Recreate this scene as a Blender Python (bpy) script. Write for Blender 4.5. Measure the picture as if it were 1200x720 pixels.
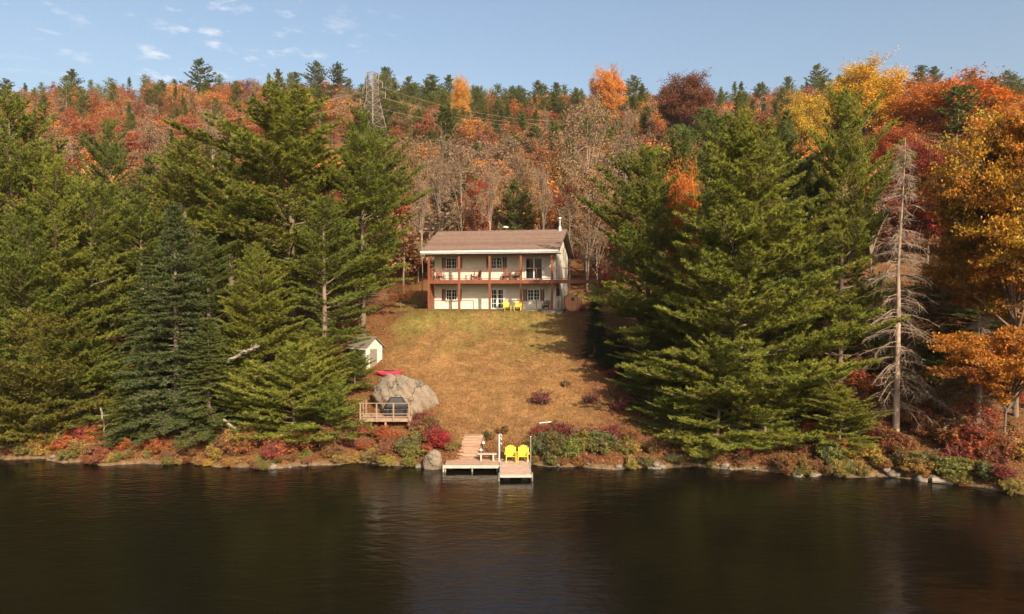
import bpy, math
import numpy as np
from mathutils import Vector, Matrix

PI = math.pi
R = math.radians
for _o in list(bpy.data.objects):
    bpy.data.objects.remove(_o)
sc = bpy.context.scene
col = sc.collection

# ------------------------------------------------------------------ camera
CAM_H = 11.6
FPX = 850.0            # focal length in photo pixels (1200 px wide)
PITCH = math.atan(20 / FPX)
cam_d = bpy.data.cameras.new('camera')
cam = bpy.data.objects.new('camera', cam_d)
col.objects.link(cam)
cam.location = (0, 0, CAM_H)
cam.rotation_euler = (PI / 2 - PITCH, 0, 0)
cam_d.sensor_width = 36
cam_d.lens = 36 * FPX / 1200
cam_d.clip_start = 0.5
cam_d.clip_end = 6000
sc.camera = cam

# ------------------------------------------------------------------ sun, sky
SUN_EL = R(31)
SUN_AZ = R(26)         # from straight behind the camera towards its right
sun_vec = Vector((math.sin(SUN_AZ) * math.cos(SUN_EL), -math.cos(SUN_AZ) * math.cos(SUN_EL), math.sin(SUN_EL)))
sd = bpy.data.lights.new('sun', 'SUN')
sd.energy = 5.0
sd.angle = R(0.55)
sd.color = (1.0, 0.84, 0.62)
so = bpy.data.objects.new('sun', sd)
col.objects.link(so)
so.rotation_euler = sun_vec.to_track_quat('Z', 'Y').to_euler()
so.location = (60, -80, 90)

world = bpy.data.worlds.new('World')
sc.world = world
world.use_nodes = True
wn, wl = world.node_tree.nodes, world.node_tree.links
wn.clear()
w_out = wn.new('ShaderNodeOutputWorld')
w_bg = wn.new('ShaderNodeBackground')
w_sky = wn.new('ShaderNodeTexSky')
w_sky.sky_type = 'NISHITA'
w_sky.sun_disc = False
w_sky.sun_elevation = SUN_EL
w_sky.sun_rotation = PI - SUN_AZ
w_sky.air_density = 1.1
w_sky.dust_density = 4.0
w_sky.ozone_density = 0.4
w_bg.inputs['Strength'].default_value = 0.108
# thin broken clouds low in the sky, over the left end of the ridge
w_tc = wn.new('ShaderNodeTexCoord')
w_map = wn.new('ShaderNodeMapping')
w_map.inputs['Scale'].default_value = (21, 21, 62)
w_map.inputs['Location'].default_value = (0.35, 0.0, 0.4)
w_noise = wn.new('ShaderNodeTexNoise')
w_noise.inputs['Scale'].default_value = 1.0
w_noise.inputs['Detail'].default_value = 7
w_noise.inputs['Roughness'].default_value = 0.58
w_ramp = wn.new('ShaderNodeValToRGB')
w_ramp.color_ramp.elements[0].position = 0.545
w_ramp.color_ramp.elements[1].position = 0.76
w_dist = wn.new('ShaderNodeVectorMath'); w_dist.operation = 'DISTANCE'
_cd = Vector((-0.43, 1.0, 0.33)).normalized()
w_dist.inputs[1].default_value = _cd
w_mr = wn.new('ShaderNodeMapRange')
w_mr.inputs['From Min'].default_value = 0.08
w_mr.inputs['From Max'].default_value = 0.27
w_mr.inputs['To Min'].default_value = 1.0
w_mr.inputs['To Max'].default_value = 0.0
w_mul = wn.new('ShaderNodeMath'); w_mul.operation = 'MULTIPLY'
w_mul2 = wn.new('ShaderNodeMath'); w_mul2.operation = 'MULTIPLY'; w_mul2.inputs[1].default_value = 0.85
w_mix = wn.new('ShaderNodeMix'); w_mix.data_type = 'RGBA'
w_mix.inputs['B'].default_value = (5.6, 5.5, 5.7, 1)
wl.new(w_tc.outputs['Generated'], w_map.inputs['Vector'])
wl.new(w_map.outputs['Vector'], w_noise.inputs['Vector'])
wl.new(w_noise.outputs['Fac'], w_ramp.inputs['Fac'])
wl.new(w_tc.outputs['Generated'], w_dist.inputs[0])
wl.new(w_dist.outputs['Value'], w_mr.inputs['Value'])
wl.new(w_mr.outputs['Result'], w_mul.inputs[0])
wl.new(w_ramp.outputs['Color'], w_mul.inputs[1])
wl.new(w_mul.outputs[0], w_mul2.inputs[0])
wl.new(w_mul2.outputs[0], w_mix.inputs['Factor'])
wl.new(w_sky.outputs['Color'], w_mix.inputs['A'])
wl.new(w_mix.outputs['Result'], w_bg.inputs['Color'])
wl.new(w_bg.outputs['Background'], w_out.inputs['Surface'])

sc.view_settings.view_transform = 'Standard'
sc.view_settings.look = 'None'
sc.view_settings.exposure = 0.8
sc.view_settings.gamma = 1
sc.view_settings.use_curve_mapping = False
sc.cycles.max_bounces = 6
sc.cycles.diffuse_bounces = 3
sc.cycles.glossy_bounces = 3
sc.cycles.transmission_bounces = 3
sc.cycles.transparent_max_bounces = 4
sc.cycles.caustics_reflective = False
sc.cycles.caustics_refractive = False


# ------------------------------------------------------------------ helpers
def at(px, py, Y):
    """The world point seen at photo pixel (px, py) at world distance Y."""
    a = (px - 600) / FPX
    b = (360 - py) / FPX
    cp, sp = math.cos(PITCH), math.sin(PITCH)
    dy, dz = cp + b * sp, -sp + b * cp
    t = Y / dy
    return Vector((a * t, Y, CAM_H + dz * t))


def tag(o, label=None, cat=None, group=None, kind=None):
    if label: o['label'] = label
    if cat: o['category'] = cat
    if group: o['group'] = group
    if kind: o['kind'] = kind
    return o


def empty(name, loc, rz=0.0):
    o = bpy.data.objects.new(name, None)
    o.empty_display_size = 0.3
    o.location = loc
    o.rotation_euler = (0, 0, rz)
    col.objects.link(o)
    return o


def copy_tree(o, parent=None):
    c = o.copy()
    col.objects.link(c)
    if parent is not None:
        c.parent = parent
    for ch in [k for k in ALL if k.parent == o]:
        ALL.append(copy_tree(ch, c))
    return c


ALL = []


class MB:
    """Collects boxes, tubes and prisms into one mesh."""
    def __init__(s):
        s.v = []; s.f = []; s.m = []

    def add(s, vs, fs, mi=0):
        b = len(s.v)
        s.v += [tuple(p) for p in vs]
        s.f += [tuple(i + b for i in f) for f in fs]
        s.m += [mi] * len(fs)
        return s

    def box(s, x0, x1, y0, y1, z0, z1, mi=0, M=None):
        vs = [Vector(p) for p in ((x0, y0, z0), (x1, y0, z0), (x1, y1, z0), (x0, y1, z0), (x0, y0, z1), (x1, y0, z1), (x1, y1, z1), (x0, y1, z1))]
        if M is not None: vs = [M @ p for p in vs]
        return s.add(vs, ((0, 3, 2, 1), (4, 5, 6, 7), (0, 1, 5, 4), (1, 2, 6, 5), (2, 3, 7, 6), (3, 0, 4, 7)), mi)

    def tube(s, pts, rad, k=8, mi=0, cap=True):
        pts = [Vector(p) for p in pts]
        n = len(pts)
        rad = rad if isinstance(rad, (list, tuple)) else [rad] * n
        vs = []; fs = []
        for i, p in enumerate(pts):
            t = (pts[min(i + 1, n - 1)] - pts[max(i - 1, 0)]).normalized()
            ref = Vector((0, 0, 1)) if abs(t.z) < 0.9 else Vector((1, 0, 0))
            a = t.cross(ref).normalized(); b = t.cross(a)
            for j in range(k):
                q = 2 * PI * j / k
                vs.append(p + (a * math.cos(q) + b * math.sin(q)) * rad[i])
        for i in range(n - 1):
            for j in range(k):
                fs.append((i * k + j, i * k + (j + 1) % k, (i + 1) * k + (j + 1) % k, (i + 1) * k + j))
        if cap:
            fs.append(tuple(range(k))[::-1]); fs.append(tuple((n - 1) * k + j for j in range(k)))
        return s.add(vs, fs, mi)

    def bar(s, a, b, w, h, mi=0):
        """rectangular bar from a to b"""
        a, b = Vector(a), Vector(b)
        t = (b - a).normalized()
        ref = Vector((0, 0, 1)) if abs(t.z) < 0.95 else Vector((0, 1, 0))
        x = t.cross(ref).normalized() * w / 2
        y = x.cross(t).normalized() * h / 2
        vs = [a - x - y, a + x - y, a + x + y, a - x + y, b - x - y, b + x - y, b + x + y, b - x + y]
        return s.add(vs, ((0, 3, 2, 1), (4, 5, 6, 7), (0, 1, 5, 4), (1, 2, 6, 5), (2, 3, 7, 6), (3, 0, 4, 7)), mi)

    def prism(s, poly, axis, a, b, mi=0):
        """poly: 2-D points; extruded along axis from a to b"""
        def P(u, v, w):
            return {'x': (w, u, v), 'y': (u, w, v), 'z': (u, v, w)}[axis]
        n = len(poly)
        vs = [P(u, v, a) for u, v in poly] + [P(u, v, b) for u, v in poly]
        fs = [tuple(range(n))[::-1], tuple(range(n, 2 * n))] + [(i, (i + 1) % n, n + (i + 1) % n, n + i) for i in range(n)]
        return s.add(vs, fs, mi)

    def build(s, name, mats, parent=None, color=None, loc=None):
        me = bpy.data.meshes.new(name)
        me.from_pydata([tuple(p) for p in s.v], [], s.f)
        mats = mats if isinstance(mats, (list, tuple)) else [mats]
        for m in mats: me.materials.append(m)
        if len(mats) > 1: me.polygons.foreach_set('material_index', s.m)
        me.validate(); me.update()
        import bmesh
        bm = bmesh.new(); bm.from_mesh(me)
        bmesh.ops.recalc_face_normals(bm, faces=bm.faces)
        bm.to_mesh(me); bm.free()
        o = bpy.data.objects.new(name, me)
        col.objects.link(o)
        ALL.append(o)
        if parent is not None: o.parent = parent
        if color: o.color = (*color, 1)
        if loc is not None: o.location = loc
        return o


# ---- procedural materials
def new_mat(name):
    m = bpy.data.materials.new(name)
    m.use_nodes = True
    n = m.node_tree.nodes
    return m, n, m.node_tree.links, n['Principled BSDF']


def mat_plain(name, c, rough=0.7, var=0.15, scale=3.0, bump=0.0, stretch=(1, 1, 1), metal=0.0, spec=0.3, objcol=False, detail=6):
    m, n, l, p = new_mat(name)
    tc = n.new('ShaderNodeTexCoord'); mp = n.new('ShaderNodeMapping'); nz = n.new('ShaderNodeTexNoise')
    mp.inputs['Scale'].default_value = stretch
    nz.inputs['Scale'].default_value = scale; nz.inputs['Detail'].default_value = detail
    mr = n.new('ShaderNodeMapRange')
    mr.inputs['From Min'].default_value = 0.25; mr.inputs['From Max'].default_value = 0.75
    mr.inputs['To Min'].default_value = 1 - var; mr.inputs['To Max'].default_value = 1 + var
    mx = n.new('ShaderNodeVectorMath'); mx.operation = 'SCALE'
    l.new(tc.outputs['Object'], mp.inputs['Vector']); l.new(mp.outputs['Vector'], nz.inputs['Vector'])
    l.new(nz.outputs['Fac'], mr.inputs['Value']); l.new(mr.outputs['Result'], mx.inputs['Scale'])
    if objcol:
        oi = n.new('ShaderNodeObjectInfo'); l.new(oi.outputs['Color'], mx.inputs[0])
    else:
        mx.inputs[0].default_value = c
    l.new(mx.outputs['Vector'], p.inputs['Base Color'])
    p.inputs['Roughness'].default_value = rough
    p.inputs['Metallic'].default_value = metal
    p.inputs['Specular IOR Level'].default_value = spec
    if bump:
        b = n.new('ShaderNodeBump'); b.inputs['Strength'].default_value = bump; b.inputs['Distance'].default_value = 0.05
        l.new(nz.outputs['Fac'], b.inputs['Height']); l.new(b.outputs['Normal'], p.inputs['Normal'])
    return m


def mat_leaf(name, source='object', var=0.35, trans=0.35, hue=0.03, c=None, rough=0.6):
    """Leaf: diffuse + translucent; colour from the object's colour or a per-tree attribute, varied leaf by leaf."""
    m = bpy.data.materials.new(name); m.use_nodes = True
    n = m.node_tree.nodes; l = m.node_tree.links
    n.clear()
    out = n.new('ShaderNodeOutputMaterial')
    if source == 'object':
        src = n.new('ShaderNodeObjectInfo').outputs['Color']
    elif source == 'attr':
        a = n.new('ShaderNodeAttribute'); a.attribute_name = 'tint'; src = a.outputs['Color']
    else:
        rgb = n.new('ShaderNodeRGB'); rgb.outputs[0].default_value = (*c, 1); src = rgb.outputs[0]
    lv = n.new('ShaderNodeAttribute'); lv.attribute_name = 'leafvar'
    hs = n.new('ShaderNodeHueSaturation')
    m1 = n.new('ShaderNodeMapRange'); m1.inputs['To Min'].default_value = 1 - var; m1.inputs['To Max'].default_value = 1 + var
    l.new(lv.outputs['Fac'], m1.inputs['Value']); l.new(m1.outputs['Result'], hs.inputs['Value'])
    geo = n.new('ShaderNodeNewGeometry')
    nz = n.new('ShaderNodeTexNoise'); nz.inputs['Scale'].default_value = 0.35; nz.inputs['Detail'].default_value = 3
    l.new(geo.outputs['Position'], nz.inputs['Vector'])
    m2 = n.new('ShaderNodeMapRange'); m2.inputs['From Min'].default_value = 0.3; m2.inputs['From Max'].default_value = 0.7
    m2.inputs['To Min'].default_value = 0.5 - hue; m2.inputs['To Max'].default_value = 0.5 + hue
    l.new(nz.outputs['Fac'], m2.inputs['Value']); l.new(m2.outputs['Result'], hs.inputs['Hue'])
    l.new(src, hs.inputs['Color'])
    d = n.new('ShaderNodeBsdfPrincipled'); d.inputs['Roughness'].default_value = rough; d.inputs['Specular IOR Level'].default_value = 0.25
    t = n.new('ShaderNodeBsdfTranslucent')
    l.new(hs.outputs['Color'], d.inputs['Base Color']); l.new(hs.outputs['Color'], t.inputs['Color'])
    mx = n.new('ShaderNodeMixShader'); mx.inputs['Fac'].default_value = trans
    l.new(d.outputs['BSDF'], mx.inputs[1]); l.new(t.outputs['BSDF'], mx.inputs[2]); l.new(mx.outputs['Shader'], out.inputs['Surface'])
    return m


M = {}
M['needle'] = mat_leaf('pine needles', var=0.4, trans=0.5, hue=0.015)
M['leaf'] = mat_leaf('autumn leaves', var=0.35, trans=0.4, hue=0.012)
M['oak_leaf'] = mat_leaf('oak leaves', var=0.45, trans=0.4, hue=0.032)
M['wood_leaf'] = mat_leaf('far wood leaves', source='attr', var=0.35, trans=0.35, hue=0.02)
M['bark'] = mat_plain('bark', (0.16, 0.115, 0.085), 0.9, 0.45, 2.0, 0.6, (1, 1, 0.15))
M['bark_obj'] = mat_plain('tinted bark', (0.2, 0.2, 0.2), 0.9, 0.4, 2.0, 0.5, (1, 1, 0.15), objcol=True)
M['pale_bark'] = mat_plain('pale bark', (0.42, 0.36, 0.29), 0.85, 0.3, 2.5, 0.4, (1, 1, 2))
M['dead_wood'] = mat_plain('weathered dead wood', (0.33, 0.245, 0.18), 0.85, 0.4, 1.5, 0.5, (1, 1, 0.3))
M['twig'] = mat_plain('twig', (0.165, 0.125, 0.095), 0.9, 0.3, 1.0)
M['white'] = mat_plain('white paint', (0.64, 0.62, 0.57), 0.5, 0.14, 2.5)
M['red_paint'] = mat_plain('barn red stain', (0.18, 0.060, 0.033), 0.6, 0.25, 4, 0.1, (1, 1, 0.3))
M['shutter'] = mat_plain('dark red shutter', (0.085, 0.012, 0.011), 0.85, 0.12, 6, spec=0.08)
M['stone'] = mat_plain('field stone', (0.42, 0.36, 0.28), 0.9, 0.45, 3.5, 0.8)
M['metal'] = mat_plain('galvanised metal', (0.38, 0.36, 0.34), 0.4, 0.15, 4, metal=0.6)
M['paint_obj'] = mat_plain('chair paint', (1, 1, 1), 0.6, 0.16, 7, objcol=True, spec=0.12)
M['black'] = mat_plain('black cover', (0.018, 0.018, 0.02), 0.55, 0.3, 2.5, 0.5)
M['kayak'] = mat_plain('pink red plastic', (0.50, 0.04, 0.075), 0.3, 0.08, 3)
M['cedar'] = mat_plain('red cedar', (0.46, 0.20, 0.10), 0.6, 0.35, 2.0, 0.2, (6, 1, 0.4))
M['shed_wall'] = mat_plain('shed boards', (0.44, 0.41, 0.35), 0.7, 0.2, 2.5, 0.1, (6, 6, 0.4))
M['shed_dark'] = mat_plain('weathered shed boards', (0.17, 0.14, 0.11), 0.8, 0.3, 3, 0.2, (8, 8, 0.4))
M['log'] = mat_plain('bleached log', (0.24, 0.20, 0.165), 0.85, 0.35, 3, 0.4, (0.4, 2, 2))
M['wire'] = mat_plain('cable', (0.34, 0.24, 0.16), 0.5, 0.05, 1, metal=0.1)
M['pylon'] = mat_plain('pylon steel', (0.26, 0.22, 0.19), 0.5, 0.2, 1, metal=0.1)


def mat_boards(name, c, axis, width, gap=0.05, rough=0.75, var=0.3, dark=0.35):
    """Boards of given width: thin dark joints plus a tone for each board (siding, decking)."""
    m, n, l, p = new_mat(name)
    tc = n.new('ShaderNodeTexCoord'); sp = n.new('ShaderNodeSeparateXYZ')
    l.new(tc.outputs['Object'], sp.inputs[0])
    dv = n.new('ShaderNodeMath'); dv.operation = 'DIVIDE'; dv.inputs[1].default_value = width
    l.new(sp.outputs[axis], dv.inputs[0])
    fr = n.new('ShaderNodeMath'); fr.operation = 'FRACT'; l.new(dv.outputs[0], fr.inputs[0])
    fl = n.new('ShaderNodeMath'); fl.operation = 'FLOOR'; l.new(dv.outputs[0], fl.inputs[0])
    wn_ = n.new('ShaderNodeTexWhiteNoise'); wn_.noise_dimensions = '1D'; l.new(fl.outputs[0], wn_.inputs['W'])
    gt = n.new('ShaderNodeMath'); gt.operation = 'GREATER_THAN'; gt.inputs[1].default_value = gap; l.new(fr.outputs[0], gt.inputs[0])
    nz = n.new('ShaderNodeTexNoise'); nz.inputs['Scale'].default_value = 2.5; nz.inputs['Detail'].default_value = 6
    l.new(tc.outputs['Object'], nz.inputs['Vector'])
    mr = n.new('ShaderNodeMapRange'); mr.inputs['To Min'].default_value = 1 - var / 2; mr.inputs['To Max'].default_value = 1 + var / 2
    l.new(wn_.outputs['Value'], mr.inputs['Value'])
    mr2 = n.new('ShaderNodeMapRange'); mr2.inputs['From Min'].default_value = 0.3; mr2.inputs['From Max'].default_value = 0.7
    mr2.inputs['To Min'].default_value = 1 - var / 2; mr2.inputs['To Max'].default_value = 1 + var / 2
    l.new(nz.outputs['Fac'], mr2.inputs['Value'])
    mg = n.new('ShaderNodeMapRange'); mg.inputs['To Min'].default_value = dark; mg.inputs['To Max'].default_value = 1; l.new(gt.outputs[0], mg.inputs['Value'])
    a = n.new('ShaderNodeMath'); a.operation = 'MULTIPLY'; l.new(mr.outputs[0], a.inputs[0]); l.new(mr2.outputs[0], a.inputs[1])
    b = n.new('ShaderNodeMath'); b.operation = 'MULTIPLY'; l.new(a.outputs[0], b.inputs[0]); l.new(mg.outputs[0], b.inputs[1])
    s = n.new('ShaderNodeVectorMath'); s.operation = 'SCALE'; s.inputs[0].default_value = c; l.new(b.outputs[0], s.inputs['Scale'])
    l.new(s.outputs['Vector'], p.inputs['Base Color'])
    p.inputs['Roughness'].default_value = rough; p.inputs['Specular IOR Level'].default_value = 0.25
    bp = n.new('ShaderNodeBump'); bp.inputs['Strength'].default_value = 0.6; bp.inputs['Distance'].default_value = 0.015
    l.new(fr.outputs[0], bp.inputs['Height']); l.new(bp.outputs['Normal'], p.inputs['Normal'])
    return m


M['siding'] = mat_boards('cream lap siding', (0.64, 0.585, 0.48), 'Z', 0.14, 0.1, 0.6, 0.08, 0.75)
M['roof'] = mat_boards('brown shingles', (0.175, 0.110, 0.082), 'Y', 0.18, 0.12, 0.9, 0.35, 0.7)
M['deck'] = mat_boards('deck boards', (0.36, 0.225, 0.155), 'Y', 0.14, 0.08, 0.75, 0.3, 0.35)
M['deck_pale'] = mat_boards('pale deck boards', (0.42, 0.29, 0.215), 'Y', 0.14, 0.08, 0.75, 0.3, 0.35)
M['deck_frame'] = mat_plain('deck timber', (0.25, 0.17, 0.115), 0.75, 0.3, 4, 0.15)
M['dock_edge'] = mat_plain('pale dock edge', (0.40, 0.335, 0.28), 0.6, 0.2, 4)
M['porch_floor'] = mat_plain('dark porch boards', (0.10, 0.07, 0.05), 0.8, 0.25, 3)
M['soffit'] = mat_plain('soffit', (0.17, 0.13, 0.10), 0.8, 0.1, 2)

m, n, l, p = new_mat('window glass')
p.inputs['Base Color'].default_value = (0.012, 0.014, 0.018, 1); p.inputs['Roughness'].default_value = 0.06
p.inputs['Specular IOR Level'].default_value = 0.5
M['glass'] = m

# boulder: pale pinkish granite, grey flanks, moss and lichen patches
m, n, l, p = new_mat('boulder granite')
tc = n.new('ShaderNodeTexCoord'); nz = n.new('ShaderNodeTexNoise'); nz.inputs['Scale'].default_value = 0.75; nz.inputs['Detail'].default_value = 12; nz.inputs['Roughness'].default_value = 0.78
l.new(tc.outputs['Object'], nz.inputs['Vector'])
cr = n.new('ShaderNodeValToRGB'); e = cr.color_ramp.elements
e[0].position = 0.30; e[0].color = (0.035, 0.04, 0.028, 1); e[1].position = 0.60; e[1].color = (0.26, 0.19, 0.14, 1)
q = e.new(0.40); q.color = (0.15, 0.125, 0.09, 1); q = e.new(0.50); q.color = (0.26, 0.205, 0.15, 1)
l.new(nz.outputs['Fac'], cr.inputs['Fac'])
vo = n.new('ShaderNodeTexVoronoi'); vo.feature = 'DISTANCE_TO_EDGE'; vo.inputs['Scale'].default_value = 0.55; vo.inputs['Randomness'].default_value = 1
vm = n.new('ShaderNodeVectorMath'); vm.operation = 'ADD'; nz2 = n.new('ShaderNodeTexNoise'); nz2.inputs['Scale'].default_value = 1.5
l.new(tc.outputs['Object'], nz2.inputs['Vector']); l.new(tc.outputs['Object'], vm.inputs[0]); l.new(nz2.outputs['Color'], vm.inputs[1]); l.new(vm.outputs['Vector'], vo.inputs['Vector'])
vr = n.new('ShaderNodeMapRange'); vr.inputs['From Max'].default_value = 0.035; vr.inputs['To Min'].default_value = 0.25; l.new(vo.outputs['Distance'], vr.inputs['Value'])
vs_ = n.new('ShaderNodeVectorMath'); vs_.operation = 'SCALE'; l.new(cr.outputs['Color'], vs_.inputs[0]); l.new(vr.outputs['Result'], vs_.inputs['Scale'])
l.new(vs_.outputs['Vector'], p.inputs['Base Color'])
p.inputs['Roughness'].default_value = 0.9
b = n.new('ShaderNodeBump'); b.inputs['Strength'].default_value = 1.0; b.inputs['Distance'].default_value = 0.45
l.new(nz.outputs['Fac'], b.inputs['Height']); l.new(b.outputs['Normal'], p.inputs['Normal'])
M['granite'] = m
M['shore_stone'] = mat_plain('wet shore stone', (0.145, 0.12, 0.095), 0.8, 0.5, 2.2, 0.8)

# water: dark, tannin-stained, small wind ripples
m, n, l, p = new_mat('lake water')
p.inputs['Base Color'].default_value = (0.006, 0.0048, 0.0028, 1)
p.inputs['Roughness'].default_value = 0.035; p.inputs['IOR'].default_value = 1.333
geo = n.new('ShaderNodeNewGeometry')
def _wn(scale, sx, sy, rot, det=3):
    mp = n.new('ShaderNodeMapping'); mp.inputs['Scale'].default_value = (sx, sy, 1); mp.inputs['Rotation'].default_value = (0, 0, R(rot))
    z = n.new('ShaderNodeTexNoise'); z.inputs['Scale'].default_value = scale; z.inputs['Detail'].default_value = det; z.inputs['Roughness'].default_value = 0.5
    l.new(geo.outputs['Position'], mp.inputs['Vector']); l.new(mp.outputs['Vector'], z.inputs['Vector'])
    return z
z1 = _wn(1.0, 1.5, 3.6, 12, 5); z2 = _wn(1.0, 0.5, 0.9, -12, 2); z3 = _wn(0.06, 1, 1, 0, 2)
mm = n.new('ShaderNodeMapRange'); mm.inputs['From Min'].default_value = 0.35; mm.inputs['From Max'].default_value = 0.65
mm.inputs['To Min'].default_value = 0.35; mm.inputs['To Max'].default_value = 1.2
l.new(z3.outputs['Fac'], mm.inputs['Value'])
ad = n.new('ShaderNodeMath'); ad.operation = 'ADD'
h1 = n.new('ShaderNodeMath'); h1.operation = 'MULTIPLY'; l.new(z1.outputs['Fac'], h1.inputs[0]); l.new(mm.outputs['Result'], h1.inputs[1])
l.new(h1.outputs[0], ad.inputs[0]); l.new(z2.outputs['Fac'], ad.inputs[1])
b = n.new('ShaderNodeBump'); b.inputs['Strength'].default_value = 0.9; b.inputs['Distance'].default_value = 0.040
l.new(ad.outputs[0], b.inputs['Height']); l.new(b.outputs['Normal'], p.inputs['Normal'])
M['water'] = m

# ------------------------------------------------------------------ terrain
_sx = np.array([-900, -120, -60, -34.8, -25.5, -16.7, -10.2, -5.6, 1.1, 8.9, 16.3, 21.1, 25.6, 29.2, 45, 90, 900.])
_sy = np.array([62, 58, 51, 49.3, 48.1, 47.2, 47.9, 47.3, 47.3, 47.2, 46.3, 44.8, 43.6, 41.4, 36, 26, 20.])
_pk_s = np.array([-60, -8, 0, 0.5, 1.2, 2.5, 6, 12, 18, 21, 24, 33, 45.])
_pk_z = np.array([-6, -3, -0.02, 0.35, 0.62, 1.05, 2.3, 4.95, 8.05, 9.35, 9.75, 10.2, 13.2])
_ps = np.arange(-60, 45.01, 0.1)
_pz = np.interp(_ps, _pk_s, _pk_z)
_k = np.ones(21) / 21
_pzs = np.convolve(np.pad(_pz, 10, mode='edge'), _k, 'valid')
_w = np.clip((_ps - 1.5) / 2.5, 0, 1)
_pz = _pz * (1 - _w) + _pzs * _w
_rx = np.array([-600, 0, 100, 200, 300, 400, 500, 600, 660, 740, 830, 900, 1000, 1080, 1200, 1800.])
_ry = np.array([106, 101, 95, 88, 90, 92, 98, 105, 106, 103, 106, 100, 94, 92, 92, 102.])
RIDGE = 300.0


def shore(x):
    return np.interp(x, _sx, _sy) + 0.45 * np.sin(x * 0.55 + 1) + 0.25 * np.sin(x * 1.7) + 0.12 * np.sin(x * 4.1 + 2)


def hgt(x, y):
    x = np.asarray(x, float); y = np.asarray(y, float)
    s0 = y - shore(x); sm = y - (np.interp(x - 3, _sx, _sy) + np.interp(x, _sx, _sy) + np.interp(x + 3, _sx, _sy)) / 3
    wq = np.clip((s0 - 0.8) / 5, 0, 1); s = s0 * (1 - wq) + sm * wq
    z = np.interp(np.minimum(s, 45), _ps, _pz)
    px = 600 + FPX * x / np.maximum(y, 40)
    yr = np.interp(px, _rx, _ry)
    zr = CAM_H + (340 - yr) / FPX * RIDGE - 11.5
    sr = RIDGE - shore(x)
    mslope = (zr - 13.2) / np.maximum(sr - 45, 50)
    far = np.clip(s - 45, 0, None)
    up = np.minimum(far, sr - 45)
    over = np.clip(far - (sr - 45), 0, None)
    z = z + mslope * up + mslope * 25 * (1 - np.exp(-over / 25)) * 0.7 - 0.03 * over
    amp = np.clip((s - 1) / 6, 0, 1)
    lawn = np.exp(-((x + 1.0) / 9.5) ** 4) * (y < 84)
    z = z + amp * (1 - 0.85 * lawn) * (0.28 * np.sin(x * 0.61 + 0.4 * y) * np.sin(y * 0.53 + 1) + 0.15 * np.sin(x * 1.9 + y * 0.7) * np.cos(y * 1.6))
    z = z + amp * lawn * (0.09 * np.sin(x * 0.9 + 1 + .5 * np.sin(y)) * np.cos(y * 0.8) + 0.05 * np.sin(x * 2.1 + y * 1.3) * np.cos(y * 2.3 - x * .8))
    amp2 = np.clip((s - 45) / 80, 0, 1)
    z = z + amp2 * (1.6 * np.sin(x * 0.061 + 1) * np.cos(y * 0.047) + 0.8 * np.sin(x * 0.17 + y * 0.11))
    # the levelled bench the house stands on
    fx = np.clip((11.0 - np.abs(x + 0.5)) / 3.5, 0, 1); fy = np.clip((y - 65.8) / 2.2, 0, 1) * np.clip((85 - y) / 3, 0, 1)
    w = (fx * fy); w = w * w * (3 - 2 * w)
    return z * (1 - w) + 9.70 * w


def gz(x, y):
    return float(hgt(x, y))


def np_mesh(name, V, F, mats, mi=None, attrs=None, smooth=False):
    """V (n,3); F list of (m,k) index arrays (each of one face size)."""
    me = bpy.data.meshes.new(name)
    V = np.ascontiguousarray(V, np.float32)
    Fs = [np.asarray(f, np.int32) for f in F if len(f)]
    loops = np.concatenate([f.ravel() for f in Fs])
    tot = np.concatenate([np.full(len(f), f.shape[1], np.int32) for f in Fs])
    start = np.concatenate([[0], np.cumsum(tot)[:-1]]).astype(np.int32)
    me.vertices.add(len(V)); me.vertices.foreach_set('co', V.ravel())
    me.loops.add(len(loops)); me.loops.foreach_set('vertex_index', loops)
    me.polygons.add(len(tot)); me.polygons.foreach_set('loop_start', start); me.polygons.foreach_set('loop_total', tot)
    if smooth: me.polygons.foreach_set('use_smooth', np.ones(len(tot), bool))
    for mt in (mats if isinstance(mats, (list, tuple)) else [mats]): me.materials.append(mt)
    if mi is not None: me.polygons.foreach_set('material_index', np.asarray(mi, np.int32))
    for k, (dom, typ, dat) in (attrs or {}).items():
        a = me.attributes.new(k, typ, dom)
        a.data.foreach_set('color' if typ == 'FLOAT_COLOR' else 'value', np.ascontiguousarray(dat, np.float32).ravel())
    me.update(calc_edges=True)
    return me


def link(name, me, parent=None, color=None):
    o = bpy.data.objects.new(name, me); col.objects.link(o); ALL.append(o)
    if parent is not None: o.parent = parent
    if color is not None: o.color = (*color, 1)
    return o


def _axis(parts):
    return np.unique(np.concatenate([np.arange(a, b, s) for a, b, s in parts]))


gx = _axis([(-900, -200, 50), (-200, -60, 5), (-60, 60, 0.5), (60, 200, 5), (200, 901, 50)])
gy = _axis([(10, 36, 2), (36, 86, 0.5), (86, 200, 3), (200, 420, 6), (420, 1500, 60)])
GX, GY = np.meshgrid(gx, gy)
GZ = hgt(GX, GY)
V = np.stack([GX, GY, GZ], -1).reshape(-1, 3)
nx, ny = len(gx), len(gy)
ii = (np.arange(ny - 1)[:, None] * nx + np.arange(nx - 1)[None, :]).ravel()
F = np.stack([ii, ii + 1, ii + 1 + nx, ii + nx], -1)

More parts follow.
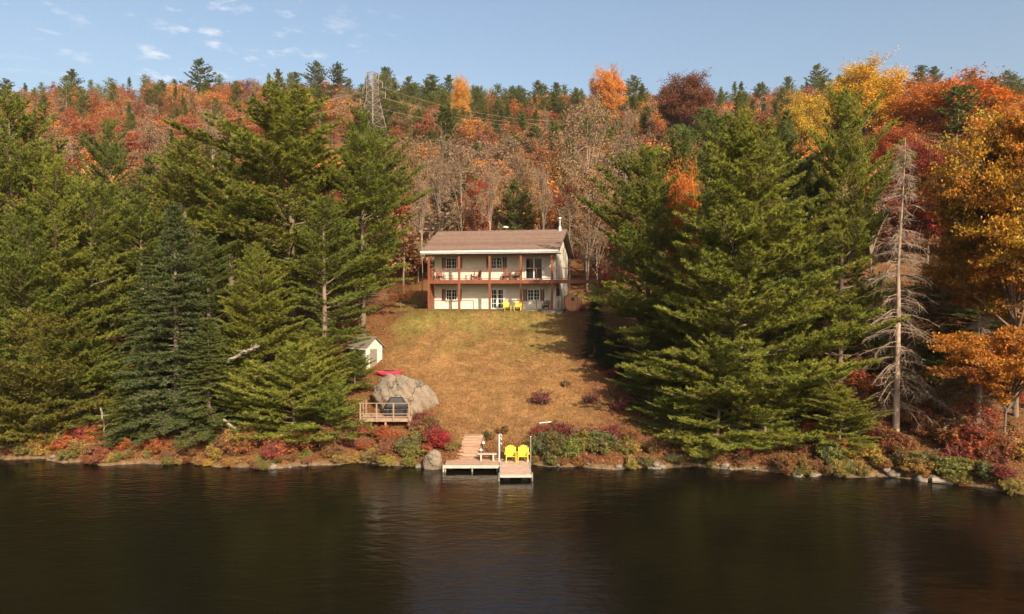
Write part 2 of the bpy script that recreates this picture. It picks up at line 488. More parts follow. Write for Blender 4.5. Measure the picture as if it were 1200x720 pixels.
# ground material: lawn and leaf litter, with a lawn-ness attribute
def poly_mask(x, y):
    """1 on the mown lawn, 0 in the woods; borders given by distance up the slope"""
    left = np.interp(y, [46, 50, 52, 56, 60, 64, 68, 72, 86], [-4.6, -5.0, -5.4, -6.8, -10.8, -11.2, -11.0, -12, -13])
    right = np.interp(y, [46, 50, 54, 58, 62, 66, 70, 86], [8.8, 8.2, 7.0, 6.2, 5.5, 5.4, 6.0, 9])
    wob = 0.5 * np.sin(y * 1.3) + 0.3 * np.sin(y * 3.1 + 1)
    m_ = np.clip((x - left - wob) / 1.2, 0, 1) * np.clip((right + wob - x) / 1.2, 0, 1)
    return m_ * np.clip((y - shore(x) - 2.2) / 1.0, 0, 1) * np.clip((84 - y) / 3, 0, 1)


m, n, l, p = new_mat('ground cover')
geo = n.new('ShaderNodeNewGeometry')
at_ = n.new('ShaderNodeAttribute'); at_.attribute_name = 'lawn'
def noise(scale, det=8, rough=0.6, vec=None):
    z = n.new('ShaderNodeTexNoise'); z.inputs['Scale'].default_value = scale; z.inputs['Detail'].default_value = det; z.inputs['Roughness'].default_value = rough
    l.new(vec or geo.outputs['Position'], z.inputs['Vector']); return z
def ramp(fac, stops):
    c = n.new('ShaderNodeValToRGB'); e = c.color_ramp.elements
    e[0].position, e[0].color = stops[0][0], (*stops[0][1], 1); e[1].position, e[1].color = stops[-1][0], (*stops[-1][1], 1)
    for s_, c_ in stops[1:-1]:
        q_ = e.new(s_); q_.color = (*c_, 1)
    l.new(fac, c.inputs['Fac']); return c
na = noise(0.22, 6); nb = noise(3.5, 8, 0.75); nc = noise(12, 4, 0.7)
lawn1 = ramp(nb.outputs['Fac'], [(0.3, (0.12, 0.062, 0.024)), (0.5, (0.225, 0.120, 0.048)), (0.7, (0.32, 0.185, 0.080))])
lawn2 = ramp(nb.outputs['Fac'], [(0.3, (0.085, 0.075, 0.02)), (0.5, (0.17, 0.130, 0.038)), (0.7, (0.26, 0.19, 0.065))])
sp = n.new('ShaderNodeSeparateXYZ'); l.new(geo.outputs['Position'], sp.inputs[0])
gr = n.new('ShaderNodeMapRange'); gr.inputs['From Min'].default_value = 56; gr.inputs['From Max'].default_value = 67; gr.inputs['To Min'].default_value = -0.25; gr.inputs['To Max'].default_value = 0.20
l.new(sp.outputs['Y'], gr.inputs['Value'])
s_ad = n.new('ShaderNodeMath'); s_ad.operation = 'ADD'; l.new(na.outputs['Fac'], s_ad.inputs[0]); l.new(gr.outputs['Result'], s_ad.inputs[1])
s_mr = n.new('ShaderNodeMapRange'); s_mr.inputs['From Min'].default_value = 0.45; s_mr.inputs['From Max'].default_value = 0.68; l.new(s_ad.outputs[0], s_mr.inputs['Value'])
mxl = n.new('ShaderNodeMix'); mxl.data_type = 'RGBA'; l.new(s_mr.outputs['Result'], mxl.inputs['Factor']); l.new(lawn1.outputs['Color'], mxl.inputs['A']); l.new(lawn2.outputs['Color'], mxl.inputs['B'])
lit = ramp(nc.outputs['Fac'], [(0.3, (0.055, 0.028, 0.013)), (0.5, (0.15, 0.07, 0.03)), (0.72, (0.27, 0.135, 0.055))])
nd = noise(0.8, 5, 0.65)
pm = n.new('ShaderNodeMapRange'); pm.inputs['From Min'].default_value = 0.35; pm.inputs['From Max'].default_value = 0.65; pm.inputs['To Min'].default_value = 0.68; pm.inputs['To Max'].default_value = 1.2
l.new(nd.outputs['Fac'], pm.inputs['Value'])
ps = n.new('ShaderNodeVectorMath'); ps.operation = 'SCALE'; l.new(mxl.outputs['Result'], ps.inputs[0]); l.new(pm.outputs['Result'], ps.inputs['Scale'])
mx = n.new('ShaderNodeMix'); mx.data_type = 'RGBA'; l.new(at_.outputs['Fac'], mx.inputs['Factor']); l.new(lit.outputs['Color'], mx.inputs['A']); l.new(ps.outputs['Vector'], mx.inputs['B'])
# bare muddy, stony strip at the water line
wz = n.new('ShaderNodeMapRange'); wz.inputs['From Min'].default_value = 0.05; wz.inputs['From Max'].default_value = 0.3; l.new(sp.outputs['Z'], wz.inputs['Value'])
mud = ramp(nb.outputs['Fac'], [(0.35, (0.06, 0.042, 0.026)), (0.65, (0.24, 0.17, 0.10))])
mx2 = n.new('ShaderNodeMix'); mx2.data_type = 'RGBA'; l.new(wz.outputs['Result'], mx2.inputs['Factor']); l.new(mud.outputs['Color'], mx2.inputs['A']); l.new(mx.outputs['Result'], mx2.inputs['B'])
l.new(mx2.outputs['Result'], p.inputs['Base Color']); p.inputs['Roughness'].default_value = 0.95; p.inputs['Specular IOR Level'].default_value = 0.1
b = n.new('ShaderNodeBump'); b.inputs['Strength'].default_value = 1.0; b.inputs['Distance'].default_value = 0.12
l.new(nb.outputs['Fac'], b.inputs['Height']); l.new(b.outputs['Normal'], p.inputs['Normal'])
M['ground'] = m
me = np_mesh('ground', V, [F], M['ground'], attrs={'lawn': ('POINT', 'FLOAT', poly_mask(V[:, 0], V[:, 1]))}, smooth=True)
tag(link('ground', me), kind='structure')

wv = np.array([[-900, -700, 0], [900, -700, 0], [900, 75, 0], [-900, 75, 0]], float)
tag(link('lake_water', np_mesh('lake_water', wv, [np.array([[0, 1, 2, 3]])], M['water'])), kind='structure')


# ------------------------------------------------------------------ tree generators (numpy)
def tubes(P, Rd, k=3):
    """P (B,n,3), Rd (B,n) -> verts, quads for B tubes."""
    B, n_, _ = P.shape
    T = np.gradient(P, axis=1)
    T /= np.linalg.norm(T, axis=2, keepdims=True) + 1e-9
    ref = np.where(np.abs(T[..., 2:3]) < 0.9, np.array([0, 0, 1.0]), np.array([1.0, 0, 0]))
    A = np.cross(T, ref); A /= np.linalg.norm(A, axis=2, keepdims=True) + 1e-9
    C = np.cross(T, A)
    ang = np.arange(k) * 2 * PI / k
    V = P[:, :, None, :] + Rd[:, :, None, None] * (A[:, :, None, :] * np.cos(ang)[None, None, :, None] + C[:, :, None, :] * np.sin(ang)[None, None, :, None])
    V = V.reshape(-1, 3)
    b = (np.arange(B) * n_ * k)[:, None, None]; i = (np.arange(n_ - 1) * k)[None, :, None]; j = np.arange(k)[None, None, :]; j2 = (j + 1) % k
    Q = np.stack([b + i + j, b + i + j2, b + i + k + j2, b + i + k + j], -1).reshape(-1, 4)
    return V, Q


class Acc:
    def __init__(s): s.V = []; s.F = {3: [], 4: []}; s.n = 0
    def add(s, V, F):
        s.V.append(V); s.F[F.shape[1]].append(F + s.n); s.n += len(V)
    def get(s):
        V = np.concatenate(s.V) if s.V else np.zeros((0, 3))
        return V, [np.concatenate(s.F[k]) for k in (3, 4) if s.F[k]]


def unit(v): return v / (np.linalg.norm(v, axis=-1, keepdims=True) + 1e-9)


def blades(P, D, L, W, rng):
    """thin triangles starting at P along D"""
    side = unit(np.cross(D, rng.normal(size=D.shape) * 0.7 + np.array([0, 0, 1.0])))
    a = P - side * W[:, None] / 2; b = P + side * W[:, None] / 2; c = P + D * L[:, None]
    V = np.stack([a, b, c], 1).reshape(-1, 3)
    return V, np.arange(len(V)).reshape(-1, 3)


def quads(P, S, rng, up=0.6):
    """small leaf diamonds round P"""
    N = unit(rng.normal(size=P.shape) + np.array([0, 0, up]))
    A = unit(np.cross(N, rng.normal(size=P.shape))); B = np.cross(N, A)
    S = S[:, None]
    V = np.stack([P - A * S * .6, P - B * S * .36, P + A * S * .6, P + B * S * .36], 1).reshape(-1, 3)
    return V, np.arange(len(V)).reshape(-1, 4)


def conifer(seed, H, Rm, base, prof, el0, el1, curve, whorl, nb, sec_sp, sec_len, tuft_sp, nblade, bl, bw, irr=0.3, gap=0.0, thick=1.0, flat=0.5, bare_low=0.0, lean=0.25, along=0.75, tmin=0.1):
    """prof: function of t (0 at crown base, 1 at the tip) -> relative limb length. Returns wood (V,F), foliage (V,F)."""
    rng = np.random.default_rng(seed)
    wood, fol = Acc(), Acc()
    nt = 12
    tz = np.linspace(0, 1, nt)
    wob = np.cumsum(rng.normal(0, 0.06, (nt, 2)), 0) * lean
    TP = np.stack([wob[:, 0], wob[:, 1], tz * H], -1)
    TP[0, 2] = -0.4
    r0 = H * 0.0125 * thick
    tr = r0 * (1 - tz) ** 0.8 + 0.02; tr[0] *= 1.25
    wood.add(*tubes(TP[None], tr[None], 8))
    hs, az = [], []
    h = base * H; a = rng.uniform(0, 6.28)
    lob = rng.uniform(0, 6.28, 3)
    while h < H * 0.985:
        m_ = rng.poisson(nb * (0.7 + 0.3 * (h / H))) + 1
        for k in range(m_):
            if rng.random() < gap: continue
            hs.append(h + rng.normal(0, 0.12 * whorl)); az.append(a + 2 * PI * k / m_ + rng.normal(0, 0.35))
        a += rng.uniform(0.5, 2.5); h += whorl * rng.uniform(0.7, 1.3) * (1 - 0.45 * h / H)
    hs = np.clip(np.array(hs), 0.1, H * 0.99); az = np.array(az)
    t = (hs / H - base) / (1 - base); t = np.clip(t, 0, 1)
    L = Rm * prof(t) * np.clip(1 + irr * rng.normal(size=len(t)), 0.4, 1.38)
    L *= 1 + 0.22 * np.sin(az * 1 + lob[0] + t * 3) + 0.15 * np.sin(az * 2 + lob[1] - t * 7)
    L = np.maximum(L, 0.25)
    el = (el0 + (el1 - el0) * t) + rng.normal(0, 0.12, len(t))
    n_ = 8
    s = np.linspace(0, 1, n_)[None]
    Hd = np.stack([np.cos(az), np.sin(az)], -1)
    side = np.stack([-np.sin(az), np.cos(az)], -1) * rng.normal(0, 0.20, len(t))[:, None]
    r_ = L[:, None] * s
    zc = L[:, None] * (np.tan(el)[:, None] * s * np.cos(el)[:, None] + curve * s ** 2)
    rr = r_ * np.cos(el)[:, None]
    cx = np.interp(hs, TP[:, 2], TP[:, 0]); cy = np.interp(hs, TP[:, 2], TP[:, 1])
    P = np.stack([cx[:, None] + Hd[:, 0:1] * rr + side[:, 0:1] * L[:, None] * s ** 2, cy[:, None] + Hd[:, 1:2] * rr + side[:, 1:2] * L[:, None] * s ** 2, hs[:, None] + zc], -1)
    P += np.cumsum(rng.normal(0, 0.016, P.shape) * np.array([1, 1, 0.8]), axis=1) * L[:, None, None] * s[..., None]
    rad = (0.012 + 0.011 * L * thick)[:, None] * (1 - s * 0.85)
    wood.add(*tubes(P, rad, 4))
    # secondary branchlets, lying in flat sprays
    sp_, sd_, sl_ = [], [], []
    for i in range(len(L)):
        s0 = 0.22 if L[i] > 1.5 else 0.05
        cnt = max(3, int(L[i] * (1 - s0) / sec_sp))
        ss = np.linspace(s0, 1.0, cnt) + rng.normal(0, 0.02, cnt); ss = np.clip(ss, 0, 1)
        f = ss * (n_ - 1); k = np.minimum(f.astype(int), n_ - 2); w = (f - k)[:, None]
        base_p = P[i, k] * (1 - w) + P[i, k + 1] * w
        tan = unit(P[i, k + 1] - P[i, k])
        for sg in (-1, 1):
            lat = np.stack([-tan[:, 1], tan[:, 0], np.zeros(cnt)], -1) * sg
            d = unit(tan * rng.uniform(0.5, 1.0, (cnt, 1)) + unit(lat) * rng.uniform(0.6, 1.1, (cnt, 1)) + np.array([0, 0, 1.0]) * rng.normal(0.10, 0.16, (cnt, 1)))
            sp_.append(base_p); sd_.append(d)
            sl_.append(np.maximum(0.16, sec_len * L[i] * (1.02 - ss) ** 0.7 * np.minimum(1, ss * 3) * rng.uniform(0.5, 1.2, cnt) + 0.10))
        sp_.append(P[i, -1:]); sd_.append(tan[-1:]); sl_.append(np.array([0.3]))
    SP, SD, SL = np.concatenate(sp_), np.concatenate(sd_), np.concatenate(sl_)
    keep = SP[:, 2] > bare_low * H
    SP, SD, SL = SP[keep], SD[keep], SL[keep]
    q = np.linspace(0, 1, 3)[None, :, None]
    droop = np.array([0, 0, 1.0]) * (0.16 * SL)[:, None, None] * q ** 2
    BP = SP[:, None] + SD[:, None] * SL[:, None, None] * q + droop * (1 if curve > -0.05 else -1)
    wood.add(*tubes(BP, np.broadcast_to(np.array([0.014, 0.009, 0.004])[None], BP.shape[:2]), 3))
    # tufts
    cnt = np.maximum(1, np.ceil(SL / tuft_sp).astype(int))
    idx = np.repeat(np.arange(len(SL)), cnt)
    u = rng.uniform(tmin, 1.0, len(idx))
    TPs = SP[idx] + SD[idx] * (SL[idx] * u)[:, None] + np.array([0, 0, 1.0]) * (0.16 * SL[idx] * u ** 2 * (1 if curve > -0.05 else -1))[:, None]
    TD = SD[idx]
    idb = np.repeat(np.arange(len(idx)), nblade)
    D = unit(TD[idb] * along + rng.normal(0, 0.55, (len(idb), 3)) * np.array([1, 1, flat]) + np.array([0, 0, 0.28]))
    FV, FF = blades(TPs[idb] + rng.normal(0, 0.02, (len(idb), 3)), D, bl * rng.uniform(0.6, 1.25, len(idb)), bw * rng.uniform(0.7, 1.3, len(idb)), rng)
    fol.add(FV, FF)
    lv = np.repeat(rng.random(len(idx)), nblade) * 0.7 + rng.random(len(idb)) * 0.3
    return wood.get(), fol.get(), lv


def hardwood(seed, H, Rm, base, nl=22, ns=8, nt=6, nleaf=10, leaf=0.16, spread=0.28, flat=1.0, trunk_top=0.8, twig_r=0.012, forks=1, up=0.35, thick=1.0, hollow=0.35):
    """Broad-leaved tree: stem(s), limbs, branches, twigs and leaves clustered on the twigs."""
    rng = np.random.default_rng(seed)
    wood, fol = Acc(), Acc()
    cz = base * H + (H - base * H) * 0.5; rz = (H - base * H) * 0.5
    starts = []
    for f in range(forks):
        n_ = 9; tz = np.linspace(0, 1, n_)
        ang = rng.uniform(0, 6.28); sp = (0.0 if forks == 1 else 0.35 * Rm)
        wob = np.cumsum(rng.normal(0, 0.035 * H / 10, (n_, 2)), 0)
        TP = np.stack([wob[:, 0] + math.cos(ang) * sp * tz ** 1.5, wob[:, 1] + math.sin(ang) * sp * tz ** 1.5, tz * H * trunk_top * (1 if f == 0 else rng.uniform(.75, 1))], -1)
        TP[0, :] = (0, 0, -0.3)
        r0 = H * 0.013 * thick / math.sqrt(forks)
        wood.add(*tubes(TP[None], (r0 * (1 - tz * 0.85))[None], 7))
        starts.append(TP)
    LP = []
    for i in range(nl):
        TP = starts[i % forks]
        f = rng.uniform(max(0.25, base * 0.8), 1.0) * (len(TP) - 1); k = min(int(f), len(TP) - 2); w = f - k
        a = TP[k] * (1 - w) + TP[k + 1] * w
        th = rng.uniform(0, 2 * PI); u = rng.uniform(-0.75, 1.0)
        rr = math.sqrt(max(0, 1 - u * u)) * rng.uniform(0.6, 0.95)
        e = np.array([TP[-1, 0] * .3 + Rm * rr * math.cos(th), TP[-1, 1] * .3 + Rm * rr * math.sin(th), cz + rz * u * 0.88])
        if e[2] < a[2] - 1.5: e[2] = a[2] - rng.uniform(0, 1.5) * (H / 12)
        s = np.linspace(0, 1, 6)[:, None]
        mid = a * 0.5 + e * 0.5 + np.array([0, 0, up * 0.4 * np.linalg.norm(e - a) * (0.6 if flat == 1 else 0.3)]) + rng.normal(0, 0.04 * Rm, 3)
        LP.append((1 - s) ** 2 * a + 2 * s * (1 - s) * mid + s ** 2 * e)
    LP = np.array(LP)
    LL = np.linalg.norm(LP[:, -1] - LP[:, 0], axis=1)
    wood.add(*tubes(LP, (0.02 + 0.013 * LL * thick)[:, None] * np.linspace(1, 0.25, 6)[None], 5))
    def children(P, cnt, lf, smin, z_mul):
        B, n_, _ = P.shape
        i = np.repeat(np.arange(B), cnt); s = rng.uniform(smin, 1.0, len(i))
        f = s * (n_ - 1); k = np.minimum(f.astype(int), n_ - 2); w = (f - k)[:, None]
        a = P[i, k] * (1 - w) + P[i, k + 1] * w
        t = unit(P[i, k + 1] - P[i, k])
        Lp = np.linalg.norm(P[i, -1] - P[i, 0], axis=1)
        d = rng.normal(size=(len(i), 3)); d[:, 2] = d[:, 2] * z_mul + up * z_mul
        d = unit(t * 0.75 + unit(d) * 0.95)
        L = lf * Lp * rng.uniform(0.5, 1.2, len(i)) * (1.15 - 0.5 * s)
        q = np.linspace(0, 1, 4)[None, :, None]
        bend = rng.normal(0, 0.12, (len(i), 1, 3)) * L[:, None, None]
        return a[:, None] + d[:, None] * L[:, None, None] * q + bend * q ** 2, L
    BP, BL = children(LP, ns, 0.42, hollow, flat)
    wood.add(*tubes(BP, (0.008 + 0.009 * BL * thick)[:, None] * np.linspace(1, 0.4, 4)[None], 4))
    WP, WL = children(BP, nt, 0.5, 0.2, flat)
    wood.add(*tubes(WP, np.broadcast_to(twig_r * np.linspace(1, 0.45, 4)[None], WP.shape[:2]), 3))
    if nleaf <= 0:
        WP2, _ = children(WP, 3, 0.6, 0.2, flat)
        wood.add(*tubes(WP2, np.broadcast_to(twig_r * 0.7 * np.linspace(1, 0.5, 4)[None], WP2.shape[:2]), 3))
        return wood.get(), None, None
    cn = rng.poisson(nleaf, len(WP)); i = np.repeat(np.arange(len(WP)), cn)
    s = rng.uniform(0.25, 1.1, len(i))[:, None]
    P = WP[i, 0] * (1 - s) + WP[i, -1] * s + rng.normal(0, spread, (len(i), 3)) * np.array([1, 1, 0.75 if flat == 1 else 0.35])
    fol.add(*quads(P, leaf * rng.uniform(0.6, 1.35, len(P)), rng, up=0.8))
    clump = rng.random(len(BP))
    lv = np.clip(0.45 * rng.random(len(P)) + 0.55 * clump[i // nt], 0, 1)
    return wood.get(), fol.get(), lv


class Kind:
    """A tree kind: wood and foliage meshes made once, copied from there on."""
    def __init__(s, name, H, Rm, wood, fol, lv, leafmat, barkmat, merged=False):
        s.name, s.H, s.R = name, H, Rm
        s.raw = (wood, fol, lv)
        if merged:
            if fol is not None:
                V = np.concatenate([wood[0], fol[0]])
                F = [f for f in wood[1]] + [f + len(wood[0]) for f in fol[1]]
                nw = sum(len(f) for f in wood[1]); nf = sum(len(f) for f in fol[1])
                lvv = np.concatenate([np.zeros(nw), lv]); mi = np.concatenate([np.zeros(nw), np.ones(nf)])
                s.me = np_mesh(name, V, F, [barkmat, leafmat], mi, {'leafvar': ('FACE', 'FLOAT', lvv)})
            else:
                s.me = np_mesh(name, wood[0], wood[1], [barkmat])
        else:
            s.wood = np_mesh('trunk', wood[0], wood[1], [barkmat])
            s.fol = None if fol is None else np_mesh('crown', fol[0], fol[1], [leafmat], None, {'leafvar': ('FACE', 'FLOAT', lv)})

    def plant(s, name, x, y, H, width=None, rz=0.0, color=(0.1, 0.1, 0.05), z=None, bark=None, tilt=(0, 0)):
        z = gz(x, y) if z is None else z
        k = H / s.H
        kx = k if width is None else width / s.R
        o = empty(name, (x, y, z), rz)
        o.rotation_euler = (tilt[0], tilt[1], rz)
        o.scale = (kx, kx, k)
        t = link('trunk', s.wood, o)
        if bark: t.color = (*bark, 1)
        if s.fol is not None:
            link('crown', s.fol, o, color)
        return o


def ordw(k):
    w = ['first', 'second', 'third', 'fourth', 'fifth', 'sixth', 'seventh', 'eighth', 'ninth', 'tenth', 'eleventh', 'twelfth', 'thirteenth',
         'fourteenth', 'fifteenth', 'sixteenth', 'seventeenth', 'eighteenth', 'nineteenth']
    tens = {20: ('twentieth', 'twenty'), 30: ('thirtieth', 'thirty'), 40: ('fortieth', 'forty'), 50: ('fiftieth', 'fifty'), 60: ('sixtieth', 'sixty'), 70: ('seventieth', 'seventy')}
    if k <= 19: return w[k - 1]
    a, b_ = tens[k // 10 * 10]
    return a if k % 10 == 0 else b_ + '-' + w[k % 10 - 1]


# --- white pines: irregular tiers of feathery, upswept limbs
def prof_pine(t): return np.interp(t, [0, 0.12, 0.35, 0.6, 0.8, 0.93, 1], [0.72, 0.95, 1.0, 0.82, 0.58, 0.32, 0.08])
def prof_pine_low(t): return np.interp(t, [0, 0.12, 0.3, 0.6, 0.85, 1], [0.9, 1.0, 0.92, 0.66, 0.36, 0.08])
def prof_cone(t): return np.interp(t, [0, 0.05, 1], [0.9, 1.0, 0.03])


PINES = []
for i, (H, Rm, base, pr, gp, e0, wh, ir, bl_) in enumerate([
        (22, 4.6, 0.10, prof_pine, 0.10, 0, .88, .30, .16), (23, 4.2, 0.14, prof_pine, 0.16, 2, .98, .34, .24), (21, 5.0, 0.10, prof_pine, 0.10, -2, .92, .30, .14),
        (20, 5.6, 0.005, prof_pine_low, 0.02, -5, .58, .24, 0), (22, 3.6, 0.12, prof_pine, 0.18, 3, .90, .36, .22), (21, 5.0, 0.20, prof_pine, 0.12, -2, .95, .32, .24)]):
    w_, f_, lv_ = conifer(100 + i, H, Rm, base, pr, R(e0), R(46), 0.15, wh, 5.6, 0.22, 0.40, 0.145, 10, 0.24, 0.060, irr=ir, gap=gp, flat=0.55, along=0.42, tmin=0.2, bare_low=bl_)
    PINES.append(Kind('white pine', H, Rm, w_, f_, lv_, M['needle'], M['bark']))
w_, f_, lv_ = conifer(140, 8, 3.0, 0.02, prof_pine_low, R(0), R(42), 0.16, 0.48, 5.5, 0.18, 0.42, 0.13, 8, 0.19, 0.055, flat=0.6, along=0.45)
YOUNG = Kind('young pine', 8, 3.0, w_, f_, lv_, M['needle'], M['bark'])
SPRUCES = []
for i in range(2):
    w_, f_, lv_ = conifer(150 + i, 15, 3.1, 0.02, prof_cone, R(-14), R(28), -0.02 - 0.12 * i, 0.40, 7.0, 0.16, 0.36, 0.10, 7, 0.15, 0.055, irr=0.16, flat=0.45, along=0.55)
    SPRUCES.append(Kind('spruce', 15, 3.1, w_, f_, lv_, M['needle'], M['bark']))
w_, f_, lv_ = conifer(160, 10, 4.0, 0.0, prof_pine_low, R(12), R(60), 0.1, 0.36, 6.5, 0.19, 0.4, 0.12, 7, 0.17, 0.07, irr=0.24, flat=0.9, along=0.5)
CEDAR = Kind('cedar', 10, 4.0, w_, f_, lv_, M['needle'], M['bark'])

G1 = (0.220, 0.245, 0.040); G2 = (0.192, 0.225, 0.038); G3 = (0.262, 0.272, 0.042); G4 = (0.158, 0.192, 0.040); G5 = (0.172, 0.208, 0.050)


def plant_px(kind, name, px, ytop, Y, halfw, color, rz, label, cat, group=None, tilt=(0, 0), bark=None):
    """Stand a tree where the photo has its stem, at distance Y, tall enough to reach ytop."""
    x = (px - 600) / FPX * Y
    z = gz(x, Y)
    H = at(px, ytop + (10 if name == 'white_pine' else 0), Y).z - z
    o = kind.plant(name, x, Y, H, halfw / FPX * Y, rz, color, z, bark, tilt)
    return tag(o, label, cat, group)


P0, P1, P2, P3, P4, P5 = PINES
GL = 'tall white pines on the bank beside the lawn'
near = [
 # kind, px, ytop, Y, half width px, colour, rz, label
 (P0, 14, 112, 57, 70, G1, 0.3, 'tall rounded pine at the very edge of the photo, leftmost of the pines'),
 (P4, 66, 176, 54, 50, G3, 1.9, 'olive pine second in from the edge, in front of the leftmost pine'),
 (P1, 131, 134, 67, 34, G4, 2.2, 'dark narrow pine with a spiked top standing clear above its neighbours'),
 (P5, 108, 205, 58, 58, G1, 4.0, 'broad pine with long bare pale trunk low down, above the yellow-green cedar'),
 (P1, 166, 222, 60, 50, G2, 5.2, 'mid-height pine directly behind the tall pointed spruce by the water'),
 (P0, 218, 158, 66, 62, G3, 0.9, 'round-topped pine between the spiked pine and the largest pine'),
 (P4, 272, 176, 62, 52, G1, 3.1, 'slim pine close against the left flank of the largest pine'),
 (P2, 343, 97, 64, 96, G3, 1.2, 'largest and tallest pine of the left bank, very broad round crown'),
 (P5, 426, 150, 63.5, 64, G1, 2.7, 'pine whose long boughs reach out towards the house roof'),
 (P1, 380, 225, 57, 54, G2, 0.2, 'shorter pine in front of the gap between the two widest pines'),
 (P3, 298, 282, 54, 54, G3, 1.5, 'half-height pine with grey dead limbs, above the fallen log'),
 (P4, 245, 270, 57, 44, G5, 4.4, 'thin dusky pine showing between the pointed spruce and the fallen log'),
 (P0, 35, 240, 52.5, 54, G2, 3.9, 'shorter pine above the yellow-green cedar at the photo edge'),
 (P1, 424, 124, 75, 44, G2, 5.0, 'pine crown rising behind the right shoulder of the largest pine'),
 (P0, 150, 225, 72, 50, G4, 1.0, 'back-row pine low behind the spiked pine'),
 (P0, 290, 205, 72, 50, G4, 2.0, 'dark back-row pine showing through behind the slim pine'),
 # right bank
 (P0, 760, 168, 58, 62, G1, 2.1, 'pine with bare pale lower trunk at the edge of the lawn, nearest the house'),
 (P1, 800, 142, 63, 48, G5, 2.4, 'pine with twin-looking top behind the orange maple branch'),
 (P3, 862, 138, 50.2, 112, G3, 1.1, 'huge pine whose lowest boughs hang over the water, widest on the right bank'),
 (P2, 912, 150, 58, 62, G5, 3.3, 'blue-green pine rising behind the huge waterside pine'),
 (P4, 836, 132, 68, 40, G4, 5.6, 'narrow-topped pine farther back between the twin-topped and blue-green pines'),
 (P0, 985, 106, 53, 54, G3, 4.7, 'tall pine with grey trunk foot by the water, beside the dead spruce'),
 (P1, 948, 176, 61, 48, G1, 0.1, 'pine filling the gap between the huge waterside pine and the grey-footed one'),
 (P3, 792, 340, 56, 52, G2, 4.9, 'low dense pine under the bare-trunked pine, casting shade on the lawn'),
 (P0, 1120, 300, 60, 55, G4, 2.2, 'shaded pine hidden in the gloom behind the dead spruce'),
 (P4, 1250, 120, 56, 70, G1, 3.2, 'pine beyond the photo edge behind the big orange oak'),
 (P0, -70, 120, 56, 80, G1, 3.2, 'pine beyond the photo edge on the left bank'),
]
for kd, px, yt, Y, hw, c, rz, lab in near:
    plant_px(kd, 'white_pine', px, yt, Y, hw, c, rz, lab, 'pine tree', GL)
young = [
 (345, 408, 50.2, 56, G3, 0.4, 'young pine with boughs drooping to the water left of the boulder deck'),
 (388, 448, 50.6, 38, G1, 2.0, 'young spreading pine directly beside the little railed deck'),
 (300, 430, 51.5, 40, G2, 1.1, 'young pine right of the fallen log, over red bushes'),
 (416, 412, 57.0, 26, G2, 0.7, 'little pine whose tip half hides the front of the white shed'),
 (372, 400, 54, 40, G3, 5.0, 'young pine left of the white shed'),
 (930, 430, 50.0, 46, G3, 4.0, 'young pine at the water right under the huge pine'),
 (790, 455, 50.4, 40, G1, 4.0, 'young pine at the lawn side of the huge pine'),
 (842, 402, 48.9, 62, G3, 2.2, 'broad young pine dipping into the water in front of the huge pine trunk'),
 (898, 430, 48.6, 52, G1, 5.4, 'second young pine at the water, right of the one before the huge trunk'),
 (760, 420, 54.0, 44, G2, 3.9, 'young pine in the shade at the lawn edge, under the bare-trunked pine'),
 (1015, 385, 56.0, 48, G1, 0.9, 'young pine on the slope directly behind the dead spruce'),
 (880, 300, 55.0, 70, G2, 2.9, 'taller young pine filling the slope behind the huge waterside pine'),
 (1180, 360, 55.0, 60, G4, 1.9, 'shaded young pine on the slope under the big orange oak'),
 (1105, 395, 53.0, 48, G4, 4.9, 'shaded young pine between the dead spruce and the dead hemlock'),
 (110, 400, 54.0, 50, G2, 2.9, 'young pine between the yellow-green cedar and the tall pointed spruce'),
 (985, 455, 47.8, 40, G3, 2.6, 'bright young pine round the foot of the grey-footed pine'),
]
for px, yt, Y, hw, c, rz, lab in young:
    plant_px(YOUNG, 'young_pine', px, yt, Y, hw, c, rz, lab, 'young pine', 'young pines at the feet of the tall ones')
spr = [
 (0, 206, 238, 51.2, 62, (0.125, 0.155, 0.055), 0.4, 'tall pointed spruce standing at the water, tallest of the spruces'),
 (1, 172, 300, 53.5, 46, (0.12, 0.155, 0.045), 2.4, 'darker spruce close behind the tall pointed spruce'),
 (0, 244, 372, 51.0, 48, (0.165, 0.19, 0.048), 1.4, 'mid-sized spruce at the water just right of the tall pointed spruce'),
 (1, 150, 430, 50.4, 34, (0.17, 0.185, 0.04), 3.4, 'little olive spruce by the red bushes at the water'),
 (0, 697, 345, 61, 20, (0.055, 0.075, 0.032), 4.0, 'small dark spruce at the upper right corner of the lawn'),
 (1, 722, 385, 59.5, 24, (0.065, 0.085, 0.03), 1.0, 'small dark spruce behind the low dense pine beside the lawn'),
]
for vi, px, yt, Y, hw, c, rz, lab in spr:
    plant_px(SPRUCES[vi], 'spruce_tree', px, yt, Y, hw, c, rz, lab, 'spruce tree', 'spruces round the clearing')
plant_px(CEDAR, 'cedar_tree', 48, 372, 51.6, 70, (0.20, 0.185, 0.030), 0.4, 'bushy yellow-green cedar near the water at the photo edge, over red bushes', 'cedar tree')
plant_px(CEDAR, 'cedar_tree', 5, 430, 50.8, 44, (0.17, 0.165, 0.030), 2.4, 'lower olive cedar cut by the photo edge, by the water', 'cedar tree')

